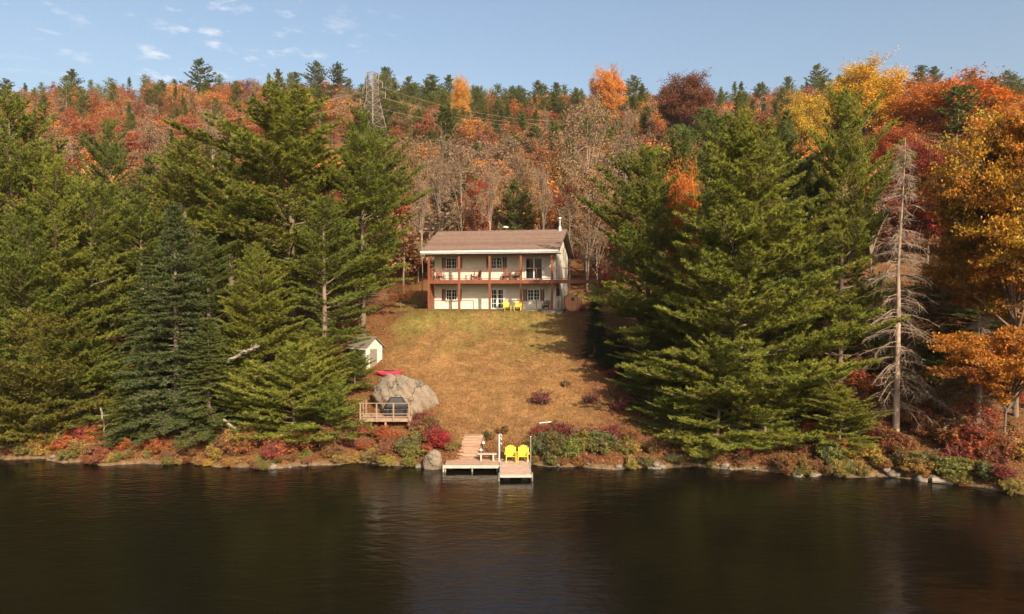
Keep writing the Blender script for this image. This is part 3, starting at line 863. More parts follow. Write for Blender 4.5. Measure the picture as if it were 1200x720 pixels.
# --- broad-leaved trees near the house and on the right bank
w_, f_, lv_ = hardwood(201, 16, 6.5, 0.24, nl=80, ns=11, nt=8, nleaf=19, leaf=0.155, spread=0.24, flat=0.30)
OAK = Kind('oak', 16, 6.5, w_, f_, lv_, M['oak_leaf'], M['bark'])
w_, f_, lv_ = hardwood(204, 9, 5.0, 0.50, nl=40, ns=10, nt=7, nleaf=14, leaf=0.15, spread=0.2, flat=0.25)
BOUGH = Kind('oak bough', 9, 5.0, w_, f_, lv_, M['leaf'], M['bark'])
w_, f_, lv_ = hardwood(202, 15, 5.0, 0.12, nl=50, ns=9, nt=7, nleaf=13, leaf=0.18, spread=0.32)
MAPLE = Kind('maple', 15, 5.0, w_, f_, lv_, M['leaf'], M['bark'])
w_, f_, lv_ = hardwood(203, 15, 4.6, 0.2, nl=30, ns=8, nt=6, nleaf=5, leaf=0.22, spread=0.34, forks=2)
THIN = Kind('thin maple', 15, 4.6, w_, f_, lv_, M['leaf'], M['bark_obj'])
BARE = []
for i in range(2):
    w_, f_, lv_ = hardwood(210 + i, 15, 3.6, 0.3, nl=24, ns=8, nt=6, nleaf=2.2 if i else 3.4, leaf=0.18, spread=0.25, trunk_top=0.95, up=0.55, twig_r=0.015, thick=0.6)
    BARE.append(Kind('bare tree', 15, 3.6, w_, f_, lv_, M['leaf'], M['bark_obj']))

OR1 = (0.52, 0.16, 0.018); OR2 = (0.36, 0.15, 0.02); RU = (0.22, 0.065, 0.02); RD = (0.24, 0.035, 0.018); YE = (0.62, 0.37, 0.03); BR = (0.20, 0.10, 0.045); TAN = (0.30, 0.17, 0.075)
plant_px(OAK, 'oak_tree', 1192, 124, 47.5, 108, (0.42, 0.20, 0.020), 0.7, 'huge golden-orange oak with layered boughs at the right edge of the photo', 'oak tree')
hw_ = [
 ('oak_tree', BOUGH, 1180, 384, 44.8, 82, (0.46, 0.185, 0.022), 'low bright orange young oak spreading over the bank beneath the huge golden oak', 'oak tree'),
 ('maple_tree', THIN, 1000, 395, 55, 30, (0.34, 0.12, 0.04), 'small orange maple on the slope between the grey-footed pine and dead spruce', 'maple tree'),
 ('maple_tree', THIN, 1085, 420, 53, 30, (0.34, 0.10, 0.035), 'small rust maple on the slope right behind the dead spruce', 'maple tree'),
 ('maple_tree', THIN, 968, 410, 57, 24, (0.36, 0.13, 0.04), 'small orange maple glowing behind the trunk of the grey-footed pine', 'maple tree'),
 ('maple_tree', THIN, 1030, 365, 60, 34, (0.30, 0.12, 0.05), 'rust maple on the slope behind the middle of the dead spruce', 'maple tree'),
 ('maple_tree', THIN, 1072, 330, 66, 38, (0.33, 0.11, 0.045), 'orange-red maple behind the middle of the dead spruce, farther up', 'maple tree'),
 ('maple_tree', THIN, 1125, 300, 68, 40, (0.28, 0.11, 0.05), 'brown maple in the gap between the dead spruce and the big oak', 'maple tree'),
 ('maple_tree', THIN, 330, 440, 54, 24, (0.32, 0.10, 0.035), 'small rust maple among the young pines of the left bank', 'maple tree'),
 ('maple_tree', MAPLE, 798, 196, 58.0, 30, OR1, 'small vivid orange maple squeezed between the pines', 'maple tree'),
 ('maple_tree', MAPLE, 1012, 74, 150, 52, YE, 'bright yellow maple on the hilltop, largest yellow crown', 'maple tree'),
 ('maple_tree', MAPLE, 940, 112, 132, 36, (0.5, 0.33, 0.035), 'smaller yellow maple below and left of the largest yellow crown', 'maple tree'),
 ('maple_tree', MAPLE, 1105, 92, 122, 76, OR1, 'wide flame-orange maple on the hill above the dead spruce', 'maple tree'),
 ('maple_tree', MAPLE, 1085, 166, 84, 50, RD, 'deep red maple behind the top of the dead spruce', 'maple tree'),
 ('maple_tree', MAPLE, 1048, 150, 108, 40, (0.38, 0.09, 0.02), 'red-orange maple between the yellow maple and the dead spruce', 'maple tree'),
 ('maple_tree', MAPLE, 1178, 130, 92, 46, (0.34, 0.10, 0.02), 'rusty orange maple rising behind the big oak', 'maple tree'),
 ('maple_tree', MAPLE, 710, 80, 205, 24, (0.62, 0.26, 0.05), 'pale orange-yellow maple standing alone on the skyline above the chimney', 'maple tree'),
 ('maple_tree', MAPLE, 540, 90, 215, 13, (0.6, 0.3, 0.05), 'small pale orange maple on the skyline above the left of the roof', 'maple tree'),
 ('maple_tree', MAPLE, 805, 88, 175, 40, (0.19, 0.07, 0.03), 'rounded russet maple on the skyline above the right-hand pines', 'maple tree'),
 ('maple_tree', THIN, 560, 195, 92, 24, (0.36, 0.06, 0.02), 'slender red maple behind the middle of the roof', 'maple tree'),
 ('maple_tree', THIN, 660, 212, 86, 22, (0.26, 0.028, 0.022), 'crimson maple just behind the chimney pipe', 'maple tree'),
 ('maple_tree', THIN, 688, 178, 84, 44, TAN, 'tan half-bare maple over the right end of the roof', 'maple tree'),
 ('maple_tree', THIN, 640, 160, 112, 34, (0.30, 0.12, 0.045), 'brown-orange thinning maple above the right half of the roof', 'maple tree'),
 ('maple_tree', THIN, 478, 150, 100, 30, (0.26, 0.15, 0.06), 'tan maple beside the boughs of the largest pine', 'maple tree'),
 ('maple_tree', THIN, 445, 180, 92, 24, (0.22, 0.12, 0.05), 'brown thinning maple half hidden by the boughs near the roof', 'maple tree'),
 ('maple_tree', THIN, 720, 300, 74, 26, (0.32, 0.05, 0.02), 'low red maple beside the end of the side deck', 'maple tree'),
 ('maple_tree', THIN, 470, 330, 72, 20, (0.28, 0.10, 0.03), 'low rust-coloured maple left of the house', 'maple tree'),
]
for i, (nm, kd, px, yt, Y, hw, c, lab, cat) in enumerate(hw_):
    plant_px(kd, nm, px, yt, Y, hw, c, i * 1.7, lab, cat, bark=(0.17, 0.13, 0.10))
bare_ = [
 (1, 515, 152, 88, 26, 'bare pale-stemmed birch above the left end of the roof'),
 (0, 541, 172, 90, 22, 'bare birch with forked white stem next to the leftmost one over the roof'),
 (1, 575, 196, 86, 20, 'bare white-stemmed birch behind the roof vent'),
 (0, 610, 178, 92, 24, 'thin bare birch right of the roof vent'),
 (1, 636, 192, 85, 20, 'bare birch behind the right third of the roof'),
 (0, 690, 108, 93, 36, 'tallest bare tree, wide forked crown above the chimney'),
 (1, 733, 122, 98, 22, 'bare tree between the tallest bare tree and the right-hand pines'),
 (0, 668, 230, 82, 18, 'short bare tree close beside the chimney pipe'),
 (1, 495, 205, 82, 18, 'bare tree between the pine boughs and the roof corner'),
 (0, 180, 138, 110, 24, 'bare grey tree on the slope behind the spiked pine'),
 (1, 250, 122, 120, 22, 'bare tree showing above the pines left of the largest one'),
 (0, 700, 262, 79, 22, 'bare leaning tree over the end of the balcony'),
]
for i, (v, px, yt, Y, hw, lab) in enumerate(bare_):
    plant_px(BARE[v], 'bare_tree', px, yt, Y, hw, (0.27, 0.17, 0.09), i * 2.1, lab, 'bare tree', 'leafless trees behind the house', bark=(0.24, 0.185, 0.14) if i % 3 else (0.16, 0.125, 0.095))

# --- dead spruce: straight bleached stem with hanging bare branches
def dead_spruce(seed, H, Rm):
    rng = np.random.default_rng(seed)
    a1, a2 = Acc(), Acc()
    tz = np.linspace(0, 1, 10)
    TP = np.stack([np.cumsum(rng.normal(0, .06, 10)) + .35 * tz, np.cumsum(rng.normal(0, .06, 10)), tz * H], -1); TP[0, 2] = -.4
    a1.add(*tubes(TP[None], (0.23 * (1 - tz) + 0.02)[None], 9))
    nb = 230
    h = rng.uniform(0.07, 0.99, nb) * H; az = rng.uniform(0, 2 * PI, nb)
    t = h / H
    L = Rm * np.interp(t, [0, .15, .35, .7, 1], [.8, 1.0, .95, .5, .1]) * rng.uniform(.45, 1.15, nb)
    s = np.linspace(0, 1, 7)[None]
    rr = L[:, None] * s
    zz = L[:, None] * (0.12 * s - (0.55 - 0.25 * t)[:, None] * s ** 2)
    P = np.stack([np.cos(az)[:, None] * rr + np.interp(h, TP[:, 2], TP[:, 0])[:, None], np.sin(az)[:, None] * rr + np.interp(h, TP[:, 2], TP[:, 1])[:, None], h[:, None] + zz], -1)
    P += rng.normal(0, .04, P.shape) * s[..., None]
    a2.add(*tubes(P, (0.008 + 0.006 * L)[:, None] * np.linspace(1, .35, 7)[None], 4))
    i = np.repeat(np.arange(nb), 16); ss = rng.uniform(.2, 1, len(i)); f = ss * 6; k = np.minimum(f.astype(int), 5); w = (f - k)[:, None]
    b0 = P[i, k] * (1 - w) + P[i, k + 1] * w
    d = unit(unit(P[i, k + 1] - P[i, k]) * .7 + rng.normal(0, .6, (len(i), 3)) + np.array([0, 0, -.45]))
    q = np.linspace(0, 1, 3)[None, :, None]
    tl = rng.uniform(.2, .75, len(i))
    a2.add(*tubes(b0[:, None] + d[:, None] * tl[:, None, None] * q, np.broadcast_to(np.array([.009, .007, .004])[None], (len(i), 3)), 3))
    return a1.get(), a2.get()


(dv, df), (bv, bf) = dead_spruce(7, 21, 2.9)
px_, Y_ = 1052, 48.2
x_ = (px_ - 600) / FPX * Y_
o = empty('dead_spruce', (x_, Y_, gz(x_, Y_)), 0.4)
o.scale = (1, 1, (at(px_, 162, Y_).z - gz(x_, Y_)) / 21)
tag(o, 'tall dead spruce with bleached trunk and drooping leafless branches near the water', 'dead tree')
link('trunk', np_mesh('trunk', dv, df, M['dead_wood'], smooth=True), o)
link('branches', np_mesh('branches', bv, bf, M['dead_wood']), o)
o2 = empty('dead_hemlock', ((1150 - 600) / FPX * 47.5, 47.5, gz((1150 - 600) / FPX * 47.5, 47.5)), 2.0)
o2.scale = (1.0, 1.0, 0.36)
tag(o2, 'short shaded dead hemlock with bare hanging twigs under the big orange oak', 'dead tree')
link('trunk', o.children[0].data, o2); link('branches', o.children[1].data, o2)

# --- the wooded hill
FAR_C = []
for i in range(3):
    w_, f_, lv_ = conifer(300 + i, 15, [3.0, 3.5, 2.5][i], 0.12, [prof_pine, prof_pine_low, prof_cone][i], R(0), R(42), [0.12, 0.1, -0.03][i], 0.72, 4.2, 0.42, 0.42, 0.36, 5, 0.46, 0.20, irr=0.28, gap=0.06)
    FAR_C.append(Kind('hill conifer', 15, [3.0, 3.5, 2.5][i], w_, f_, lv_, M['needle'], M['bark'], merged=True))
FAR_H = []
for i in range(3):
    w_, f_, lv_ = hardwood(320 + i, 12, [4.3, 3.9, 4.6][i], 0.12, nl=24, ns=6, nt=4, nleaf=[6.5, 4, 5.5][i], leaf=0.36, spread=0.42, twig_r=0.03)
    FAR_H.append(Kind('hill maple', 12, [4.3, 3.9, 4.6][i], w_, f_, lv_, M['leaf'], M['twig'], merged=True))
FAR_B = []
for i in range(2):
    w_, f_, lv_ = hardwood(330 + i, 13, 3.6, 0.25, nl=16, ns=6, nt=5, nleaf=2.2, leaf=0.26, spread=0.3, twig_r=0.032, up=0.7, trunk_top=0.9)
    FAR_B.append(Kind('hill bare tree', 13, 3.6, w_, f_, lv_, M['leaf'], M['twig'], merged=True))

rng = np.random.default_rng(11)
pts = []
# jittered rows up the hill
Yc = 84.0
while Yc < 345:
    step = 4.4 + Yc * 0.005
    W = 0.80 * Yc + 14
    for X in np.arange(-W, W, step * 1.05):
        pts.append((X + rng.normal(0, step * .3), Yc + rng.normal(0, step * .3)))
    Yc += step
pts = np.array(pts)
pz = hgt(pts[:, 0], pts[:, 1])
ppx = 600 + FPX * pts[:, 0] / pts[:, 1]
front_px = [-50, 0, 60, 130, 180, 230, 290, 345, 420, 470, 482, 495, 690, 715, 760, 812, 850, 905, 950, 985, 1035, 1050, 1080, 1110, 1200, 1260]
front_y = [125, 125, 170, 150, 215, 168, 150, 112, 150, 200, 262, 272, 272, 250, 180, 150, 150, 165, 165, 130, 200, 330, 330, 180, 145, 145]
COLS = {
 'rust-red maple': [(0.275, 0.100, 0.042), (0.30, 0.095, 0.038), (0.24, 0.10, 0.048)],
 'orange maple': [(0.42, 0.17, 0.042), (0.46, 0.21, 0.05), (0.38, 0.135, 0.036)],
 'brown oak': [(0.30, 0.17, 0.08), (0.33, 0.19, 0.09), (0.26, 0.145, 0.07)],
 'crimson maple': [(0.30, 0.068, 0.042), (0.27, 0.06, 0.04)],
 'dark green conifer': [(0.13, 0.15, 0.038), (0.145, 0.16, 0.040), (0.165, 0.175, 0.042)],
 'bare grey tree': [(0.30, 0.19, 0.10), (0.32, 0.18, 0.09)],
}
COLS['grey-brown oak'] = [(0.23, 0.155, 0.095), (0.27, 0.17, 0.10), (0.21, 0.15, 0.10)]
recs = []
for (X, Y), z0, px in zip(pts, pz, ppx):
    # the power line cutting: nothing tall just under the cables
    cut = 172 < Y < 188 and px < 560
    if cut: continue
    if abs(X) < 11 and Y < 88: continue
    if Y < 110 and not (440 < px < 760) and rng.random() < 0.25: continue
    big = 0.5 + 0.5 * math.sin(X * 0.045 + 1.3) * math.cos(Y * 0.05)      # stands of one kind
    r = rng.random()
    ridge = Y > 262
    mid = 470 < px < 720
    pc = 0.14 + (0.08 if ridge else 0) + (0.34 if 440 < px < 680 and Y > 200 else 0) + (0.10 if px > 820 and Y > 200 else 0)
    if mid and Y < 150: pc = 0.06
    if r < pc: kind = 'dark green conifer'
    else:
        r2 = rng.random()
        if mid and Y < 170:
            kind = 'bare grey tree' if r2 < 0.30 else 'grey-brown oak' if r2 < 0.66 else 'brown oak' if r2 < 0.78 else 'orange maple' if r2 < 0.92 else 'crimson maple'
        elif px < 470:
            kind = 'rust-red maple' if r2 < 0.50 else 'brown oak' if r2 < 0.70 else 'bare grey tree' if r2 < 0.78 else 'orange maple'
        else:
            kind = 'rust-red maple' if r2 < 0.32 + 0.1 * big else 'orange maple' if r2 < 0.66 else 'crimson maple' if r2 < 0.76 else 'brown oak' if r2 < 0.9 else 'bare grey tree'
    Ht = {'dark green conifer': 13, 'bare grey tree': 12}.get(kind, 11) * rng.uniform(0.6, 1.15) * (0.92 if Y < 140 else 0.78)
    if px < 560 and 140 < Y <= 172: Ht *= 0.62
    if kind == 'dark green conifer': Ht *= 1.1 if rng.random() < .75 else 1.4
    top = 340 - (z0 + Ht - CAM_H) / Y * FPX
    inview = -5 < px < 1205 and top < np.interp(px, front_px, front_y) - 4
    recs.append(dict(X=X, Y=Y, z=z0, px=px, kind=kind, H=Ht, top=top, vis=inview, size=Ht / Y, c=COLS[kind][rng.integers(len(COLS[kind]))], rz=rng.uniform(0, 6.28), v=rng.integers(3), w=rng.uniform(0.9, 1.45)))
for r_ in recs:
    j = rng.uniform(0.95, 1.28); r_['c'] = tuple(v * j for v in r_['c'])
solo, mass = [], []
limit = {'conifer': 230, 'hardwood': 230, 'bare': 120}
fam = {'dark green conifer': 'conifer', 'bare grey tree': 'bare'}
cnt = {'conifer': 0, 'hardwood': 0, 'bare': 0}
for r_ in sorted(recs, key=lambda q: (not q['vis'], q['Y'])):
    f = fam.get(r_['kind'], 'hardwood')
    if r_['vis'] and cnt[f] < limit[f]:
        cnt[f] += 1; solo.append(r_)
    else: mass.append(r_)
for X, Y in [(rng.uniform(30, 95) * sg, rng.uniform(44, 84)) for sg in (-1, 1) for _ in range(110)]:
    px = 600 + FPX * X / Y
    if -150 < px < 1330 or Y < shore(X) + 2.5: continue
    kind = ['dark green conifer', 'orange maple', 'dark green conifer', 'rust-red maple'][rng.integers(4)]
    mass.append(dict(X=X, Y=Y, z=gz(X, Y), px=px, kind=kind, H=rng.uniform(12, 20), top=100, vis=False, c=COLS[kind][0], rz=rng.uniform(0, 6.28), v=rng.integers(3), w=rng.uniform(.9, 1.2)))
print('hill trees: solo', len(solo), cnt, 'mass', len(mass), 'vis', sum(q['vis'] for q in recs))
zones = [(60, 'by the far left edge'), (130, 'left of the spiked pine'), (240, 'right of the spiked pine'), (400, 'above the largest pine'), (475, 'around the pylon'), (540, 'above the roof corner'),
         (600, 'above the balcony'), (665, 'above the chimney side'), (740, 'behind the tallest bare tree'), (830, 'above the russet maple'), (920, 'left of the yellow maples'), (1000, 'around the small yellow maple'),
         (1075, 'right of the big yellow maple'), (1300, 'above the big oak')]
bands = [(120, 'low on the hill'), (170, 'partway up the hill'), (230, 'high on the hill'), (270, 'just under the skyline'), (999, 'on the skyline')]
keyed = {}
for r_ in solo:
    zn = next(t for lim, t in zones if r_['px'] < lim); bd = next(t for lim, t in bands if r_['Y'] < lim)
    keyed.setdefault((r_['kind'], zn, bd), []).append(r_)
NMS = {'conifer': 'hill_conifer', 'hardwood': 'hill_maple', 'bare': 'hill_bare_tree'}
for (kind, zn, bd), rs in keyed.items():
    rs.sort(key=lambda q: q['px'])
    for k, r_ in enumerate(rs):
        f = fam.get(kind, 'hardwood')
        src = {'conifer': FAR_C, 'hardwood': FAR_H, 'bare': FAR_B}[f]
        kd = src[r_['v'] % len(src)]
        nm = 'hill_oak' if 'oak' in kind else NMS[f]
        o = link(nm, kd.me, None, r_['c'])
        o.location = (r_['X'], r_['Y'], r_['z'])
        s_ = r_['H'] / kd.H
        o.rotation_euler = (0, 0, r_['rz']); o.scale = (s_ * r_['w'], s_ * r_['w'], s_)
        lab = f"{kind} {bd}, {zn}" if len(rs) == 1 else f"{ordw(k + 1)} {kind} from left, {bd}, {zn}"
        tag(o, lab, {'conifer': 'conifer', 'hardwood': 'oak tree' if 'oak' in kind else 'maple tree', 'bare': 'bare tree'}[f],
            {'conifer': 'conifers scattered over the hill', 'hardwood': 'autumn trees on the hill', 'bare': 'leafless trees on the hill'}[f])
for i, (px, yt, where) in enumerate([(12, 90, 'at the photo edge'), (88, 74, 'over the spiked pine, second of the row'), (192, 88, 'halfway to the largest pine'), (237, 66, 'on the highest point of the ridge'),
                                      (349, 76, 'directly over the largest pine'), (373, 66, 'left of the pylon, the taller of two'), (397, 70, 'left of the pylon, the nearer of two'), (452, 76, 'touching the right side of the pylon'), (480, 82, 'first one clear of the pylon'), (507, 82, 'over the left roof corner'), (527, 85, 'beside the small pale orange maple'),
                                     (600, 92, 'over the right half of the roof'), (630, 88, 'above the right end of the roof'), (652, 92, 'above the chimney pipe'), (742, 86, 'right of the orange-yellow maple'), (888, 90, 'right of the russet maple'), (920, 84, 'before the yellow maples'), (955, 72, 'touching the yellow maples'), (1076, 68, 'right of the big yellow maple'), (1092, 72, 'over the flame-orange maple'), (1135, 78, 'over the big oak'), (1176, 80, 'last of the row near the edge')]):
    Y = 276 + (i * 37 % 22)
    x = (px - 600) / FPX * Y; z0 = gz(x, Y); yt += 4 + (i * 5 % 7); H = min(max(at(px, yt, Y).z - z0, 8), 26)
    kd = FAR_C[[0, 1, 0][i % 3]]
    o = link('skyline_conifer', kd.me, None, COLS['dark green conifer'][i % 3])
    k_ = H / kd.H; o.location = (x, Y, at(px, yt, Y).z - H); o.scale = (k_ * 1.25, k_ * 1.25, k_); o.rotation_euler = (0, 0, i * 1.3)
    tag(o, f'tall dark conifer standing out on the skyline {where}', 'conifer', 'tall conifers on the skyline')
# the rest of the wood reads as one mass
Vs, F3, F4, L3, L4, T3, T4, M3, M4 = [], [], [], [], [], [], [], [], []
off = 0
for r_ in mass:
    f = fam.get(r_['kind'], 'hardwood')
    src = {'conifer': FAR_C, 'hardwood': FAR_H, 'bare': FAR_B}[f]
    kd = src[r_['v'] % len(src)]
    (wv_, wf_), fo_, lv_ = kd.raw
    fv_, ff_ = fo_
    s_ = r_['H'] / kd.H; c_, sn = math.cos(r_['rz']), math.sin(r_['rz'])
    ff0 = ff_[0]; k_ = ff0.shape[1]
    # every face of the foliage, every other one for what is out of the frame
    keep = slice(None) if -60 < r_['px'] < 1260 and r_['top'] < 330 else slice(None, None, 2)
    if r_['Y'] > 200 and keep == slice(None): keep = slice(0, None, 2)
    def tf(v):
        return np.stack([(v[:, 0] * c_ - v[:, 1] * sn) * s_ * r_['w'] + r_['X'], (v[:, 0] * sn + v[:, 1] * c_) * s_ * r_['w'] + r_['Y'], v[:, 2] * s_ + r_['z']], -1)
    fsel = fv_.reshape(-1, k_, 3)[keep].reshape(-1, 3)
    nf = len(fsel) // k_
    Vs.append(tf(fsel).astype(np.float32))
    Fi = np.arange(nf * k_).reshape(-1, k_) + off; off += len(fsel)
    (F3 if k_ == 3 else F4).append(Fi); (L3 if k_ == 3 else L4).append(lv_[keep])
    tcol = np.broadcast_to(np.array([*r_['c'], 1.0], np.float32), (nf, 4)); (T3 if k_ == 3 else T4).append(tcol); (M3 if k_ == 3 else M4).append(np.ones(nf))
    nw = 12 * 8 if f == 'conifer' else 9 * 7           # the stem only
    wq = wf_[0][: (11 * 8 if f == 'conifer' else 8 * 7)]
    wv2 = wv_[:nw]
    if f == 'bare' or (f == 'hardwood' and k_ == 4):
        wv2 = wv_[: len(wv_)] if f == 'bare' else wv_[:nw]; wq = wf_[0] if f == 'bare' else wq
    Vs.append(tf(wv2).astype(np.float32)); F4.append(wq + off); off += len(wv2)
    L4.append(np.zeros(len(wq))); T4.append(np.broadcast_to(np.array([*r_['c'], 1.0], np.float32), (len(wq), 4))); M4.append(np.zeros(len(wq)))
me = np_mesh('hill_woods', np.concatenate(Vs), [np.concatenate(F3), np.concatenate(F4)], [M['twig'], M['wood_leaf']],
             np.concatenate(M3 + M4), {'leafvar': ('FACE', 'FLOAT', np.concatenate(L3 + L4)), 'tint': ('FACE', 'FLOAT_COLOR', np.concatenate(T3 + T4))})
tag(link('hill_woods', me), 'mixed autumn woods covering the hill behind the countable trees', 'woods', kind='stuff')

# ------------------------------------------------------------------ pylon and cables
pY = 180.0
pb = at(437, 185, pY); pbz = gz(pb.x, pY)
ptop = at(437, 86, pY).z - pbz
py_ = empty('power_pylon', (pb.x, pY, pbz), 1.0)
tag(py_, 'pale steel lattice pylon on the wooded hill above the largest pine', 'pylon')
wB, wT = 3.3, 1.0
def corner(i, t): 
    w = wB + (wT - wB) * min(t / 0.72, 1); sx, sy = ((-1, -1), (1, -1), (1, 1), (-1, 1))[i]
    return Vector((sx * w, sy * w, t * ptop))
lv = [0, .16, .31, .45, .57, .66, .74, .82, .9, 1.0]
for i in range(4):
    MB().tube([corner(i, t) for t in lv], 0.075, 5).build('leg', M['pylon'], py_)
mb = MB()
for a, b_ in zip(lv[:-1], lv[1:]):
    for i in range(4):
        j = (i + 1) % 4
        mb.tube([corner(i, a), corner(j, b_)], 0.045, 4); mb.tube([corner(j, a), corner(i, b_)], 0.045, 4); mb.tube([corner(i, b_), corner(j, b_)], 0.08, 4)
mb.build('bracing', M['pylon'], py_)
arms = []
for t, hw in ((0.72, 4.2), (0.86, 3.3)):
    for sg in (-1, 1):
        mb = MB()
        tip = Vector((0, sg * hw, t * ptop))
        for i in range(4):
            c0 = corner(i, t)
            if c0.y * sg > 0:
                mb.tube([c0, tip], 0.08, 4); mb.tube([corner(i, t + 0.06), tip], 0.07, 4)
        mb.tube([tip, tip - Vector((0, 0, 1.3))], 0.07, 5)
        arms.append(tip - Vector((0, 0, 1.3)))
        mb.build('cross_arm', M['pylon'], py_)
mt = Matrix.Translation(py_.location) @ Matrix.Rotation(1.0, 4, 'Z')
ends_l = [at(-160, 176, 168), at(-160, 171, 174), at(-160, 166, 168), at(-160, 162, 174)]
ends_r = [at(660, 150, 205), at(660, 154, 200), at(660, 142, 205), at(660, 146, 200)]
labs = ['lower near', 'lower far', 'upper near', 'upper far']
order = sorted(range(4), key=lambda i: ((mt @ arms[i]).z, (mt @ arms[i]).y))
for q, i in enumerate(order):
    a = mt @ arms[i]
    for E, sag, nm_ in ((ends_l[q], 4.5, 'left of the pylon'), (ends_r[q], 2.0, 'right of the pylon')):
        pts_ = [a.lerp(E, s) - Vector((0, 0, sag * 4 * s * (1 - s))) for s in np.linspace(0, 1, 25)]
        o = MB().tube(pts_, 0.03, 4).build('power_cable', M['wire'])
        tag(o, f'thin power cable running {nm_}, on its {labs[q]} arm', 'power cable', 'cables strung from the pylon')

# ------------------------------------------------------------------ house
TH = R(12)
HX, HY, HZ = -7.68, 71.86, 9.70
house = empty('house', (HX, HY, HZ), -TH)
tag(house, 'two-storey cream house with brown roof and red balcony at the top of the lawn', 'house')
W, D = 12.15, 8.4
hM = Matrix.Translation((HX, HY, HZ)) @ Matrix.Rotation(-TH, 4, 'Z')
def hloc(x, y, z=0.0): return hM @ Vector((x, y, z))
YF = -1.85           # balcony front line
RY, RZ, EZ = 3.4, 7.96, 5.60
slope_ = (RZ - EZ) / (RY + 2.2)
# wall solid with gables
mb = MB()
gp = [(0, -0.6), (D, -0.6), (D, EZ - 0.05), (RY, EZ - .05 + slope_ * RY * 1.45), (0, EZ - .05 + slope_ * 0.9)]
topz = lambda y: EZ + (y + 2.2) * slope_ - 0.22 if y < RY else RZ - (y - RY) * slope_ - 0.22
gp = [(0, -0.6), (D, -0.6), (D, topz(D)), (RY, topz(RY)), (0, topz(0))]
mb.prism(gp, 'x', 0, W)
mb.build('wall', M['siding'], house)
# roof: two slabs with shingles, white fascia
mb = MB()
X0, X1 = -0.65, W + 0.55
mb.prism([(-2.2, EZ), (RY, RZ), (D + 1.0, RZ - (D + 1.0 - RY) * slope_), (D + 1.0, RZ - (D + 1.0 - RY) * slope_ - 0.15), (RY, RZ - 0.15), (-2.2, EZ - 0.15)], 'x', X0, X1)
roof = mb.build('roof', M['roof'], house)
mb = MB()
mb.box(X0 - .02, X1 + .02, -2.25, -2.203, EZ - 0.26, EZ + 0.03)
mb.box(X0 - .02, X1 + .02, -2.36, -2.25, EZ - 0.14, EZ - 0.02)
mb.build('fascia', M['white'], house)
mb = MB()
for xx in (X0 - .045, X1 + .005):
    mb.prism([(-2.2, EZ - 0.22), (RY, RZ - 0.22), (RY, RZ + .01), (-2.2, EZ + .01)], 'x', xx, xx + .04)
    mb.prism([(RY, RZ - 0.22), (D + 1, RZ - (D + 1 - RY) * slope_ - .22), (D + 1, RZ - (D + 1 - RY) * slope_ + .01), (RY, RZ + .01)], 'x', xx, xx + .04)
mb.build('barge_board', M['soffit'], house)
MB().box(X0 + .05, X1 - .05, -2.15, -.003, EZ - .262, EZ - .20).build('soffit', M['soffit'], house)
# chimney pipe on the roof, vent beyond the ridge
ch = MB(); cx_, cy_ = W - 0.1, 3.2
ch.tube([(cx_, cy_, topz(cy_)), (cx_, cy_, RZ + 0.95)], 0.11, 12); ch.tube([(cx_, cy_, RZ + 1.02), (cx_, cy_, RZ + 1.15)], [0.24, 0.2], 12)
ch.tube([(cx_, cy_, topz(cy_)), (cx_, cy_, topz(cy_) + 0.55)], [0.3, 0.17], 12)
for k in range(4):
    a = k * PI / 2; ch.bar((cx_ + .12 * math.cos(a), cy_ + .12 * math.sin(a), RZ + .9), (cx_ + .18 * math.cos(a), cy_ + .18 * math.sin(a), RZ + 1.05), .02, .02)
ch.build('chimney', M['metal'], roof)
vt = MB(); vt.tube([(6.35, 3.9, RZ - .5), (6.35, 3.9, RZ + .28)], .2, 10); vt.build('vent', M['black'], roof)
vt = MB(); vt.tube([(6.35, 3.9, RZ + .28), (6.35, 3.9, RZ + .36), (6.35, 3.9, RZ + .46)], [.3, .32, .12], 12); vt.build('vent_cap', M['white'], roof)


def win_x(px): 
    x = 5.0
    for _ in range(8):
        Yw = HY - math.sin(TH) * x
        x = ((px - 600) / FPX * Yw - HX) / math.cos(TH)
    return x


def window(cx, z0, z1, w, label=None, shutters=(1, 1)):
    g = MB()
    f = 0.09
    y0, y1 = -0.075, -0.003
    g.box(cx - w / 2, cx + w / 2, y0, y1, z0, z0 + f); g.box(cx - w / 2, cx + w / 2, y0, y1, z1 - f, z1)
    for xx in (cx - w / 2, cx + w / 2 - f, cx - f / 2): g.box(xx, xx + f, y0, y1, z0 + f, z1 - f)
    fr = g.build('window', M['white'], house)
    g = MB(); g.box(cx - w / 2 + f, cx - f / 2, -0.032, -0.004, z0 + f, z1 - f); g.box(cx + f / 2, cx + w / 2 - f, -0.032, -0.004, z0 + f, z1 - f)
    g.build('pane', M['glass'], fr)
    g = MB()
    for sg in (-1, 1):
        xm = cx + sg * w / 4
        g.box(xm - .016, xm + .016, -0.05, -0.034, z0 + f, z1 - f); 
        for k in (1, 2):
            zz = z0 + (z1 - z0) * k / 3; g.box(cx + sg * (f / 2), cx + sg * (w / 2 - f), -0.049, -0.035, zz - .015, zz + .015)
    g.build('muntin', M['white'], fr)
    MB().box(cx - w / 2 - .06, cx + w / 2 + .06, -0.12, -.003, z0 - .07, z0 - .002).build('sill', M['white'], fr)
    for sg in (-1, 1):
        g = MB(); xa = cx + sg * (w / 2 + .03); xb = cx + sg * (w / 2 + .40)
        a, b_ = min(xa, xb), max(xa, xb)
        g.box(a, a + .05, -.06, -.003, z0 - .05, z1 + .02); g.box(b_ - .05, b_, -.06, -.003, z0 - .05, z1 + .02)
        for k in range(12):
            zz = z0 - .03 + (z1 - z0 + .02) * k / 12; g.box(a + .05, b_ - .05, -.045, -.008, zz, zz + .06)
        g.build('shutter', M['shutter'], house)


